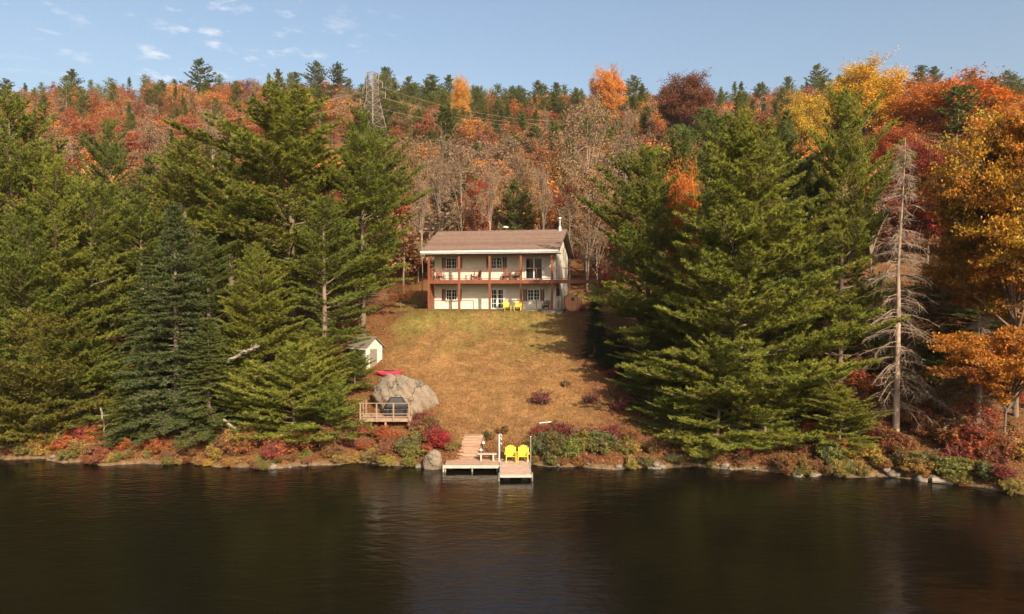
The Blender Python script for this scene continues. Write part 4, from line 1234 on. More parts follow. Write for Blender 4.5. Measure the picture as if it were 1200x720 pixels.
window(win_x(529.5), 3.95, 5.08, 1.2)
window(win_x(582), 3.95, 5.08, 1.2)
window(win_x(529.5), 0.86, 1.98, 1.2)
window(win_x(625.5), 0.86, 1.98, 1.25)
# sliding door upstairs, french door downstairs
def door(cx, z0, z1, w, name, fr_w, bars):
    g = MB(); y0, y1 = -.075, -.003; f = fr_w
    g.box(cx - w / 2, cx + w / 2, y0, y1, z1 - f, z1); g.box(cx - w / 2, cx + w / 2, y0, y1, z0, z0 + .1)
    for xx in (cx - w / 2, cx - f / 2, cx + w / 2 - f): g.box(xx, xx + f, y0, y1, z0 + .1, z1 - f)
    d = g.build(name, M['white'], house)
    g = MB(); g.box(cx - w / 2 + f, cx - f / 2, -.034, -.004, z0 + .1, z1 - f); g.box(cx + f / 2, cx + w / 2 - f, -.034, -.004, z0 + .1, z1 - f); g.build('pane', M['glass'], d)
    if bars:
        g = MB()
        for k in range(1, bars):
            zz = z0 + .1 + (z1 - z0 - .1 - f) * k / bars
            for sg in (-1, 1): g.box(cx + sg * f / 2, cx + sg * (w / 2 - f), -.052, -.036, zz - .02, zz + .02)
        for sg in (-1, 1): g.box(cx + sg * w / 4 - .015, cx + sg * w / 4 + .015, -.050, -.037, z0 + .1, z1 - f)
        g.build('muntin', M['white'], d)
    g = MB(); g.tube([(cx - .05, -.12, (z0 + z1) / 2 - .1), (cx - .05, -.12, (z0 + z1) / 2 + .1)], .02, 6); g.build('handle', M['metal'], d)
    return d
door(win_x(625.8), 2.92, 5.02, 1.75, 'sliding_door', .11, 0)
door(win_x(583), 0.06, 2.1, 1.5, 'french_door', .2, 4)
# balcony: beam, floor, posts, railings
bz0, bz1 = 2.50, 2.86
MB().box(-.1, W + 4.3, YF - .05, YF + .03, bz0, bz1).build('balcony_beam', M['red_paint'], house)
mb = MB(); mb.box(-.05, W + .003, YF + .032, -.003, bz1 - .16, bz1 - .02); mb.box(W + .005, W + 4.3, YF + .032, 2.2, bz1 - .16, bz1 - .02)
mb.build('balcony_floor', M['porch_floor'], house)
mb = MB(); mb.box(0, W, YF + .06, -.01, bz0 + .03, bz0 + .06)
mb.build('porch_ceiling', M['soffit'], house)
posts = [0.05, 3.08, 6.08, 9.1, 12.05]
for xx in posts:
    MB().box(xx - .1, xx + .1, YF - .09, YF + .09, -.3, EZ - .27).build('post', M['red_paint'], house)
MB().box(-.1, W + .1, YF - .08, YF + .08, EZ - .265, EZ - .1).build('eave_beam', M['red_paint'], house)
for xx, yy in ((W + 4.15, YF + .05), (W + 4.15, 2.0)):
    MB().box(xx - .08, xx + .08, yy - .08, yy + .08, -.6, bz0).build('post', M['red_paint'], house)
def railing(x0, x1, y, z, h, name='railing', mat='red_paint', pick=0.0, mid=True, thin=.035):
    g = MB()
    g.box(x0, x1, y - .045, y + .045, z + h - .07, z + h)
    if mid: g.box(x0, x1, y - .02, y + .02, z + .08, z + .14)
    if pick:
        k = int((x1 - x0) / pick)
        for i in range(1, k):
            xx = x0 + (x1 - x0) * i / k; g.box(xx - thin / 2, xx + thin / 2, y - .015, y + .015, z + .14, z + h - .07)
    return g.build(name, M[mat], house)
for a, b_ in zip(posts[:-1], posts[1:]):
    railing(a + .1, b_ - .1, YF, bz1, 1.1)
    MB().box((a + b_) / 2 - .035, (a + b_) / 2 + .035, YF - .03, YF + .03, bz1, bz1 + 1.03).build('baluster', M['red_paint'], house)
railing(W, W + 4.1, YF, bz1, 1.1, pick=.55)
g = MB()
for xx in (W + 4.15,):
    g.box(xx - .045, xx + .045, YF, 2.1, bz1 + 1.03, bz1 + 1.1); g.box(xx - .02, xx + .02, YF, 2.1, bz1 + .08, bz1 + .14)
    for k in range(8): g.box(xx - .02, xx + .02, YF + .5 * k, YF + .5 * k + .035, bz1, bz1 + 1.03)
g.build('railing', M['red_paint'], house)
g = MB()
for xx in (-.02,):
    g.box(xx - .045, xx + .045, YF, 0, bz1 + 1.03, bz1 + 1.1); g.box(xx - .02, xx + .02, YF, 0, bz1 + .08, bz1 + .14)
    for k in range(9): g.box(xx - .02, xx + .02, YF + .2 * k, YF + .2 * k + .04, bz1, bz1 + 1.03)
g.build('railing', M['red_paint'], house)
# left side: lattice screen and lower boards
g = MB()
for k in range(12): g.box(-.06, -.02, YF + .12 + k * .145, YF + .2 + k * .145, .0, bz0)
g.build('side_screen', M['red_paint'], house)
# ground floor rails
for x0, x1 in ((0.15, 4.5), (7.9, 9.0), (9.2, 11.95)):
    g = MB(); g.box(x0, x1, YF - .03, YF + .03, .86, .92)
    for xx in np.linspace(x0 + .03, x1 - .03, 3 if x1 - x0 > 2 else 2): g.box(xx - .03, xx + .03, YF - .028, YF + .028, 0, .86)
    g.build('lower_railing', M['red_paint'], house)
MB().box(-.2, W + 1.0, YF - .3, .2, -.5, .05).build('porch_slab', M['shore_stone'], house)
# stone-faced foundation under the side deck and a dark basement door
g = MB()
rs = np.random.default_rng(5)
for iz in range(5):
    for ix in range(4):
        g.box(W + .03 + ix * .27 + rs.uniform(0, .03), W + .28 + ix * .27, -.2 - rs.uniform(0, .07), .5, iz * .27 + .02, iz * .27 + .26)
g.build('stone_pier', M['stone'], house)
MB().box(W + .003, W + .05, 1.0, 2.0, 0, 2.05).build('basement_door', M['black'], house)

# ------------------------------------------------------------------ furniture
def adirondack(name, label, cat, group, color, loc, rz, scale=1.0):
    o = empty(name, loc, rz); o.scale = (scale,) * 3
    tag(o, label, cat, group)
    pm = M['paint_obj']
    g = MB()
    for k in range(6):       # seat slats fall to the back; front faces -y
        y = -.38 + k * .105; z = .38 - k * .028
        g.box(-.27, .27, y, y + .09, z, z + .022)
    g.build('seat', pm, o, color)
    g = MB()
    nb = 7
    for k in range(nb):
        u = (k - 3) / 3; x = u * .25; top = 1.02 - .14 * u * u
        Mx = Matrix.Translation((x, .24, .22)) @ Matrix.Rotation(-.32, 4, 'X') @ Matrix.Rotation(u * .10, 4, 'Y')
        g.box(-.036, .036, 0, .02, 0, top - .26, M=Mx)
        g.box(-.027, .027, 0, .02, top - .26, top - .22, M=Mx)
    g.box(-.29, .29, .41, .44, .62, .69)
    g.build('backrest', pm, o, color)
    for sg in (-1, 1):
        g = MB(); g.prism([(sg * .28, -.46), (sg * .43, -.44), (sg * .44, -.2), (sg * .36, .36), (sg * .29, .36)], 'z', .555, .58); g.build('armrest', pm, o, color)
        MB().box(sg * .32 - .02, sg * .32 + .02, -.40, -.30, 0, .555).build('leg', pm, o, color)
        g = MB(); g.bar((sg * .29, -.36, .34), (sg * .29, .50, .05), .03, .12); g.build('leg', pm, o, color)
    return o


YEL = (0.68, 0.52, 0.05)
DZ = 0.40
for px, rz, lab in ((598.7, .05, 'bright yellow garden chair on the dock, the one next to the tall pole'), (613.2, -.06, 'bright yellow garden chair on the dock, the one beside the green bushes')):
    Yd = 47.15
    adirondack('garden_chair', lab, 'garden chair', 'yellow chairs on the dock', YEL, ((px - 600) / FPX * Yd, Yd, DZ + .002), rz)
YEL2 = (0.62, 0.47, 0.05)
for px, rz, lab in ((594, .25, 'yellow garden chair on the grass before the house, beside the french door'), (607, -.2, 'yellow garden chair on the grass before the house, by the middle post')):
    Yd = 67.7
    xx = (px - 600) / FPX * Yd
    adirondack('garden_chair', lab, 'garden chair', 'yellow chairs before the house', YEL2, (xx, Yd, gz(xx, Yd) + .0), rz, .92)
REDC = (0.15, 0.045, 0.028); BRC = (0.12, 0.06, 0.035)
def hplace(px, dy):
    x = win_x(px) if dy > -.5 else win_x(px)
    return x, dy
for px, c, rz, lab in ((519, REDC, .5, 'red slatted chair at the left end of the balcony'), (561, REDC, -.9, 'red reclining chair in the second bay of the balcony'),
                        (596, REDC, .1, 'red slatted chair in the third bay, beside the middle window'), (608, BRC, -.1, 'brown low chair in the third bay, by the post near the sliding door')):
    p_ = hloc(win_x(px), -1.0, bz1)
    adirondack('balcony_chair', lab, 'balcony chair', 'chairs on the balcony', c, p_, -TH + rz)
p_ = hloc(win_x(642), -1.1, .06)
adirondack('porch_chair', 'brown wooden chair on the lower porch beneath the sliding door', 'porch chair', None, BRC, p_, -TH, .9)
def table(px, w, label, z=bz1):
    o = empty('side_table', hloc(win_x(px), -1.0, z), -TH)
    tag(o, label, 'table', 'low tables on the balcony')
    g = MB()
    for k in range(5): g.box(-w / 2, w / 2, -.25 + k * .1, -.16 + k * .1, .42, .445)
    g.build('table_top', M['red_paint'], o)
    for a in (-1, 1):
        for b_ in (-1, 1): MB().box(a * (w / 2 - .05) - .025, a * (w / 2 - .05) + .025, b_ * .2 - .025, b_ * .2 + .025, 0, .42).build('leg', M['red_paint'], o)
table(529, .9, 'low red table beside the chair at the left end of the balcony')
table(552, .6, 'small red table next to the reclining chair on the balcony')

# barrel sauna end beside the lower porch
Ys = 67.0; xs_ = (671 - 600) / FPX * Ys
sa = empty('barrel_sauna', (xs_, Ys, gz(xs_, Ys)), -.1)
tag(sa, 'round-ended cedar barrel sauna half hidden by the small spruce beside the house', 'sauna')
rc = .86; zc = rc + .25
g = MB()
nst = 28
for k in range(nst):
    a0 = 2 * PI * k / nst; a1 = 2 * PI * (k + .94) / nst
    pr = [(math.cos(a) * r, zc + math.sin(a) * r) for a, r in ((a0, rc), (a1, rc), (a1, rc - .045), (a0, rc - .045))]
    g.prism(pr, 'y', -.1, 2.2)
g.build('shell', M['cedar'], sa)
g = MB()
for k in range(12):
    x0 = -rc + .05 + k * (2 * rc - .1) / 12; x1 = x0 + (2 * rc - .1) / 12 - .008; xm = max(abs(x0), abs(x1)); h = math.sqrt(max(.002, (rc - .05) ** 2 - xm ** 2))
    g.box(x0, x1, 0.02, .06, zc - h, zc + h)
end = g.build('end_wall', M['cedar'], sa)
g = MB(); g.box(-.3, .3, -.02, .018, zc - .65, zc + .55); dr = g.build('door', M['cedar'], sa)
MB().box(-.14, .14, -.03, -.021, zc + .1, zc + .4).build('pane', M['glass'], dr)
for yy in (.3, 1.8):
    g = MB(); g.tube([(math.cos(a) * (rc + .012), yy, zc + math.sin(a) * (rc + .012)) for a in np.linspace(0, 2 * PI, 33)], .018, 5, cap=False); g.build('hoop', M['metal'], sa)
    MB().box(-.6, .6, yy - .06, yy + .06, 0, .42).build('cradle', M['deck_frame'], sa)

# ------------------------------------------------------------------ shed and kayak
shY = 60.2; shx = (429 - 600) / FPX * shY
SA = R(40)
shed = empty('garden_shed', (shx, shY, gz(shx, shY) - .15), -SA + R(0)); shed.scale = (.86, .86, .86)
tag(shed, 'small white shed with pitched roof peeping out of the pines above the boulder', 'shed')
# local: front long side faces -y, gable faces +x ; near corner at origin
sl, sw, sh_, sp_k = 2.6, 1.9, 2.35, .85
g = MB(); g.prism([(0, 0), (sw, 0), (sw, sh_), (sw / 2, sh_ + sp_k), (0, sh_)], 'x', -sl, 0); g.build('wall', M['shed_wall'], shed)
g = MB()
q = sp_k / (sw / 2)
g.prism([(-.25, sh_ - .25 * q), (sw / 2, sh_ + sp_k), (sw + .25, sh_ - .25 * q), (sw + .25, sh_ - .25 * q + .08), (sw / 2, sh_ + sp_k + .08), (-.25, sh_ - .25 * q + .08)], 'x', -sl - .25, .3)
g.build('roof', M['shed_dark'], shed)
g = MB(); g.box(-1.55, -1.0, -.04, -.002, 1.05, 1.6); wf = g.build('window', M['white'], shed)
MB().box(-1.49, -1.06, -.05, -.041, 1.11, 1.54).build('pane', M['glass'], wf)
g = MB(); g.box(.002, .035, .45, 1.3, .1, 2.05); dd = g.build('door', M['shed_dark'], shed)
MB().box(.036, .06, .52, .58, 1.0, 1.12).build('handle', M['metal'], dd)
g = MB(); g.box(.003, .03, -.02, .09, 0, sh_); g.box(.003, .03, sw - .09, sw + .02, 0, sh_); g.box(-.09, .003, -.03, -.003, 0, sh_); g.box(-sl - .25, .3, -.29, -.252, sh_ - .32, sh_ - .2)
g.build('trim', M['white'], shed)

kY = 59.0; kx_ = (459 - 600) / FPX * kY
n_ = 21
hull = MB(); ring = []
Lk = 2.3
vs = []; fs = []
for i in range(n_):
    t = i / (n_ - 1); u = 2 * t - 1; wd = .38 * (1 - abs(u) ** 2.4) + .015; dp = .30 * (1 - abs(u) ** 3) + .05; rise = .16 * u ** 4
    for k in range(9):
        a = PI * k / 8; vs.append((u * Lk / 2, math.cos(a) * wd, rise + .36 - math.sin(a) * dp - .0))
    vs.append((u * Lk / 2, 0, rise + .36 + .10 * (1 - abs(u) ** 2)))
m10 = 10
for i in range(n_ - 1):
    for k in range(8): fs.append((i * m10 + k, i * m10 + k + 1, (i + 1) * m10 + k + 1, (i + 1) * m10 + k))
    fs.append((i * m10 + 8, i * m10 + 9, (i + 1) * m10 + 9, (i + 1) * m10 + 8)); fs.append((i * m10 + 9, i * m10, (i + 1) * m10, (i + 1) * m10 + 9))
fs += [tuple(range(10)), tuple((n_ - 1) * m10 + k for k in range(10))]
kk = empty('kayak', (kx_ - .2, kY, gz(kx_, kY) + .02), R(10))
tag(kk, 'pink-red kayak lying on the grass beside the white shed', 'kayak')
hull.add(vs, fs).build('hull', M['kayak'], kk)
g = MB(); g.tube([(math.cos(a) * .42, math.sin(a) * .2, .47) for a in np.linspace(0, 2 * PI, 21)], .02, 5, cap=False); g.build('cockpit_rim', M['black'], kk)

# ------------------------------------------------------------------ rocks
def rock(name, loc, sx, sy, sz, seed, mat, label, cat, group=None, rz=0.0, sub=4, cut=0.18):
    import bmesh
    bm = bmesh.new(); bmesh.ops.create_icosphere(bm, subdivisions=sub, radius=1)
    rg = np.random.default_rng(seed); ph = rg.uniform(0, 6.28, (6, 3)); fq = rg.uniform(1.2, 4.5, (6, 3))
    pl = [unit(rg.normal(size=3)) for _ in range(9)]; po = rg.uniform(.72, .95, 9)
    for v in bm.verts:
        p = np.array(v.co)
        for nrm, of in zip(pl, po):
            d = p @ nrm - of
            if d > 0: p = p - nrm * d * .85
        k = 1 + cut * .35 * sum(math.sin(p @ fq[j] + ph[j, 0]) for j in range(6)) / 2 + cut * .10 * sum(math.sin(p @ (fq[j] * 3.7) + ph[j, 1]) * math.sin(p[(j + 1) % 3] * 9 + ph[j, 2]) for j in range(4))
        v.co = (p[0] * k * sx, p[1] * k * sy, p[2] * k * sz)
    me = bpy.data.meshes.new(name); bm.to_mesh(me); bm.free(); me.materials.append(mat)
    me.polygons.foreach_set('use_smooth', [True] * len(me.polygons))
    o = bpy.data.objects.new(name, me); col.objects.link(o); ALL.append(o); o.location = loc; o.rotation_euler = (0, 0, rz)
    return tag(o, label, cat, group)


bY = 55.2; bx = (474 - 600) / FPX * bY
rock('boulder', (bx, bY, 2.75), 2.5, 2.0, 2.65, 19, M['granite'], 'huge rounded pale granite boulder behind the little railed deck', 'boulder', sub=6, cut=.34)
rY = 47.0
rock('shore_boulder', ((507.5 - 600) / FPX * rY, rY, .25), .68, .55, .95, 8, M['granite'], 'pale pointed boulder at the water beside the wooden dock', 'boulder', rz=.4)
rr = np.random.default_rng(21)
k = 0
proto = []
for i in range(4):
    proto.append(rock('shore_rock', (0, 0, 0), 1, .8, .6, 40 + i, M['shore_stone'], 'x', 'rock', sub=3, cut=.5))
spots_r = []
for px in np.concatenate([rr.uniform(0, 500, 11), rr.uniform(626, 770, 10), rr.uniform(770, 1200, 20)]):
    spots_r.append(px)
spots_r = sorted(spots_r)
mk = [(0, 150, 'under the yellow-green cedar'), (150, 290, 'at the foot of the spruces'), (290, 420, 'below the young pines'), (420, 520, 'below the little deck'), (520, 770, 'below the green bushes'),
      (770, 960, 'under the huge waterside pine'), (960, 1080, 'near the dead spruce'), (1080, 1210, 'along the fallen log')]
for lo, hi, where in mk:
    ss = [p for p in spots_r if lo <= p < hi]
    for j, px in enumerate(ss):
        sz = rr.uniform(.12, .42) if px < 770 else rr.uniform(.15, .5)
        x = (px - 600) / FPX * 46.5
        for _ in range(4): x = (px - 600) / FPX * float(shore(x))
        y = float(shore(x)) + rr.uniform(-.25, .5)
        if k < 4: o = proto[k]
        else: o = proto[k % 4].copy(); col.objects.link(o)
        o.location = (x, y, gz(x, y) + sz * -.05); o.scale = (sz, sz, sz * rr.uniform(.7, 1.2)); o.rotation_euler = (0, 0, rr.uniform(0, 6.28))
        tag(o, f'small shore rock {where}, {ordw(j + 1)} from left there', 'rock', 'rocks along the waterline')
        k += 1

# ------------------------------------------------------------------ little deck with railing and covered grill
dY = 51.6
dx0, dx1 = (421 - 600) / FPX * dY, (481 - 600) / FPX * dY
dz = at(450, 491, dY).z
dk = empty('viewing_deck', ((dx0 + dx1) / 2, dY, dz), 0)
tag(dk, 'small timber deck with railing on posts in front of the big boulder', 'deck')
hw = (dx1 - dx0) / 2
MB().box(-hw, hw, 0, 2.2, -.04, .04).build('deck_floor', M['deck'], dk)
MB().box(-hw - .02, hw + .02, -.045, -.003, -.20, .045).build('front_beam', M['deck_frame'], dk)
g = MB(); g.box(-hw, -hw + .05, 0, 2.2, -.2, -.043); g.box(hw - .05, hw, 0, 2.2, -.2, -.043); g.build('side_beam', M['deck_frame'], dk)
for xx in (-hw + .06, -hw * .33, hw * .33 , hw - .1):
    MB().box(xx - .05, xx + .05, -.13, -.047, -.2 if xx < hw - .2 else -1.3, 1.1).build('post', M['deck_frame'], dk)
for xx, yy in ((-hw + .1, .1), (0, .1), (-hw + .1, 1.9), (hw - .15, 1.9)):
    MB().box(xx - .06, xx + .06, yy - .06, yy + .06, -1.3, -.045).build('support', M['deck_frame'], dk)
for y0, y1, x in ((-.1, 2.1, -hw + .04), (-.1, 2.1, hw - .06)):
    g = MB(); g.box(x - .03, x + .03, y0 + .06, y1, 1.03, 1.09); g.box(x - .02, x + .02, y0 + .06, y1, .3, .34)
    for yy in (1.0, 2.05): g.box(x - .04, x + .04, yy - .04, yy + .04, .04, 1.03)
    g.build('railing', M['deck_frame'], dk)
g = MB(); g.box(-hw, hw, -.12, -.03, 1.102, 1.15); g.box(-hw, hw, -.10, -.05, .34, .39); g.box(-hw, hw, -.10, -.05, .16, .2); g.build('railing', M['deck_frame'], dk)
# faceted dark cover
gX = (464 - 600) / FPX * (dY + 1.2)
gr_ = empty('covered_grill', (gX, dY + 1.15, dz + .042), .1)
tag(gr_, 'black fabric-covered grill with sloping shoulders standing on the little deck', 'covered grill')
g = MB()
lv_g = [(0.0, .80, .38), (.75, .84, .40), (1.15, .52, .30), (1.32, .46, .24)]
vs = []; fs = []
for z, a, b_ in lv_g:
    for sx_, sy_ in ((-1, -.8), (-.8, -1), (.8, -1), (1, -.8), (1, .8), (.8, 1), (-.8, 1), (-1, .8)): vs.append((sx_ * a, sy_ * b_, z))
for i in range(3):
    for k in range(8): fs.append((i * 8 + k, i * 8 + (k + 1) % 8, (i + 1) * 8 + (k + 1) % 8, (i + 1) * 8 + k))
fs += [tuple(range(8)), tuple(range(24, 32))]
g.add(vs, fs); g.build('cover', M['black'], gr_)
g = MB(); g.tube([(-.86, -.42, .5), (.86, -.42, .5)], .012, 5); g.build('tie_strap', M['metal'], gr_)

# ------------------------------------------------------------------ docks, steps, bench, poles
fd = empty('fixed_dock', (-2.55, 46.0, 0), 0)
tag(fd, 'low wooden shore dock with pale edge, at the foot of the steps', 'dock')
MB().box(-1.75, 1.72, 0, 2.1, .38, .43).build('deck_boards', M['deck'], fd)
MB().box(-1.78, 1.75, -.05, -.003, .24, .43).build('front_board', M['dock_edge'], fd)
g = MB(); g.box(-1.78, -1.752, 0, 2.1, .24, .42); g.box(-1.7, 1.68, .05, 2.0, .22, .375); g.build('frame', M['black'], fd)
for xx in (-1.72, 0.0, 1.62): MB().tube([(xx, .12, -1.2), (xx, .12, .40)], .06, 8).build('pile', M['metal'], fd)
MB().box(-1.86, -1.785, -.07, .02, -.5, .46).build('corner_post', M['dock_edge'], fd)

ff = empty('floating_dock', (.225, 43.7, 0), R(1.0))
tag(ff, 'floating dock with pale frame carrying two yellow chairs', 'dock')
MB().box(-.90, .90, .06, 4.2, .34, .40).build('deck_boards', M['deck_pale'], ff)
g = MB(); g.box(-.97, -.905, 0, 4.2, .22, .42); g.box(.905, .97, 0, 4.2, .22, .42); g.box(-.97, .97, -.03, .055, .24, .42); g.build('frame', M['dock_edge'], ff)
for xx in (-.55, .55): 
    g = MB(); g.tube([(xx, .35, .05), (xx, 3.4, .05)], .2, 12); g.build('float', M['black'], ff)
for xx in (-1.02, 1.02):
    MB().tube([(xx, .12, -1.5), (xx, .12, .5)], .035, 8).build('pipe_leg', M['metal'], ff)

st = empty('wooden_steps', (-3.05, 47.75, .42), R(-8))
tag(st, 'flight of weathered wooden steps climbing from the dock to the lawn', 'steps')
ns_ = 8
top_g = gz(-2.7, 50.6)
for i in range(ns_):
    z = .06 + (top_g - .42 + .02) * i / (ns_ - 1); y = i * .38
    g = MB(); g.box(-.68, .68, y, y + .30, z, z + .05); g.box(-.66, .66, y + .02, y + .05, z - .16, z - .002)
    g.build('step', M['deck'], st)
for xx in (-.72, .72):
    g = MB(); g.bar((xx, 0, -.1), (xx, ns_ * .38, top_g - .42 - .05), .05, .22); g.build('stringer', M['deck_frame'], st)

bn = empty('dock_bench', (-1.62, 47.25, .432), 0)
tag(bn, 'plain pale plank bench at the back of the shore dock', 'bench')
g = MB(); g.box(-.62, .62, -.17, -.01, .42, .47); g.box(-.62, .62, .01, .17, .42, .47); g.build('seat', M['dock_edge'], bn)
for xx in (-.4, .4): MB().box(xx - .05, xx + .05, -.14, .14, 0, .42).build('leg', M['dock_edge'], bn)

po = empty('dock_pole', ((585 - 600) / FPX * 47.1, 47.1, .3), 0)
tag(po, 'tall white pole with small hooks beside the yellow dock chairs', 'pole')
MB().tube([(0, 0, -.3), (0, 0, 1.9)], .045, 8).build('shaft', M['white'], po)
for zz in (1.88, 1.62, 1.3):
    MB().tube([(0, 0, zz), (.14, -.02, zz + .03), (.17, -.02, zz - .1)], .022, 6).build('hook', M['white'], po)
po2 = empty('dock_pipe', ((622 - 600) / FPX * 47.4, 47.4, .2), 0)
tag(po2, 'thin pale pipe standing between the yellow dock chairs and the green bushes', 'pole')
MB().tube([(0, 0, -.5), (0, 0, 1.75)], .03, 8).build('shaft', M['metal'], po2)
MB().tube([(0, 0, 1.75), (0, 0, 1.8)], .04, 8).build('cap', M['white'], po2)
for px, py, lab in ((566.5, 519, 'upper round white lamp on a short stake beside the steps'), (563.5, 527.5, 'lower round white lamp on a short stake beside the steps')):
    Yl = 49.2 if py < 523 else 48.4
    p_ = at(px, py, Yl); zz = gz(p_.x, Yl)
    o = empty('path_light', (p_.x, Yl, zz), 0); tag(o, lab, 'garden lamp', 'lamps beside the steps')
    h_ = max(.25, p_.z - zz)
    MB().tube([(0, 0, 0), (0, 0, h_ - .08)], .015, 6).build('stake', M['metal'], o)
    g = MB(); g.tube([(0, 0, h_ - .1), (0, 0, h_ - .05), (0, 0, h_ + .03), (0, 0, h_ + .09)], [.05, .11, .11, .03], 10); g.build('globe', M['white'], o)
for a_, b_, lab in (((632, 496, 52.2), (646, 494, 52.3), 'white pipe lying on the lawn above the green bushes, the longer one'), ((646, 503.5, 51.3), (655, 503, 51.3), 'short pale pipe lying on the grass just above the green bushes')):
    pA, pB = at(*a_), at(*b_); pA.z = gz(pA.x, pA.y) + .08; pB.z = gz(pB.x, pB.y) + .08
    tag(MB().tube([pA, pB], .035, 7).build('white_pipe', M['white']), lab, 'pipe', 'pipes on the lawn')

# fallen logs
def log(pts, r, label):
    n_ = len(pts); a = np.array([tuple(p) for p in pts])
    t = np.linspace(0, 1, 14); P = np.stack([np.interp(t, np.linspace(0, 1, n_), a[:, k]) for k in range(3)], -1)
    rg = np.random.default_rng(int(abs(a[0, 0]) * 10)); P[1:-1] += rg.normal(0, r * .35, (12, 3))
    g = MB(); g.tube([tuple(p) for p in P], [r * (1 - .55 * q) for q in t], 9)
    o = g.build('fallen_log', M['log'])
    br = MB()
    for _ in range(9):
        k_ = rg.integers(3, 13); d = rg.normal(size=3); d[2] = abs(d[2]) * .9
        d = d / np.linalg.norm(d) * rg.uniform(.3, .9); br.tube([tuple(P[k_]), tuple(P[k_] + d)], [r * .28, r * .08], 5)
    b2 = br.build('branch_stubs', M['log'], o)
    return tag(o, label, 'fallen log', 'fallen logs near the water')
log([at(1092, 563, 43.4), at(1150, 572, 42.8), at(1215, 583, 41.8)], .16, 'long bleached log lying along the waterline at the right edge')
log([at(266, 424, 52.2), at(288, 412, 52.0), at(304, 405, 51.8)], .13, 'pale broken log slanting out of the young pines on the left bank')
log([at(262, 492, 49.6), at(285, 510, 49.3), at(300, 535, 48.9)], .09, 'thin grey log sloping to the water at the foot of the spruces')
log([at(118, 478, 50.0), at(121, 495, 50.0), at(123, 513, 50.0)], .07, 'thin upright dead stem above the red bushes by the cedar')
log([at(1137, 505, 46), at(1138, 520, 46), at(1139, 535, 46)], .14, 'short pale stump standing among red bushes under the oak')

# ------------------------------------------------------------------ shrubs
SH = []
for i, (Hs, Rs, nl_, leaf, nlf) in enumerate([(1.3, .9, 22, .10, 5), (1.1, 1.1, 26, .085, 6), (1.4, .8, 20, .10, 2.2)]):
    w_, f_, lv_ = hardwood(400 + i, Hs, Rs, 0.02, nl=nl_, ns=6, nt=5, nleaf=nlf, leaf=leaf, spread=.07, trunk_top=.25, twig_r=.006, hollow=.2, thick=1.6)
    SH.append(Kind('shrub', Hs, Rs, w_, f_, lv_, M['leaf'], M['twig'], merged=True))
CR = {'bright crimson': (0.38, 0.04, 0.04), 'crimson': (0.25, 0.055, 0.04), 'red-orange': (0.40, 0.12, 0.045), 'rust': (0.28, 0.13, 0.055), 'yellow-green': (0.24, 0.21, 0.05), 'olive green': (0.15, 0.145, 0.045), 'golden': (0.40, 0.26, 0.07), 'purple-red': (0.22, 0.06, 0.05)}
rs = np.random.default_rng(77)
bush = []
def add_b(px, s, size, c, v=None):
    x = (px - 600) / FPX * 47.5
    for _ in range(4): x = (px - 600) / FPX * (float(shore(x)) + s)
    bush.append((px, x, float(shore(x)) + s, size, c, rs.integers(3) if v is None else v))
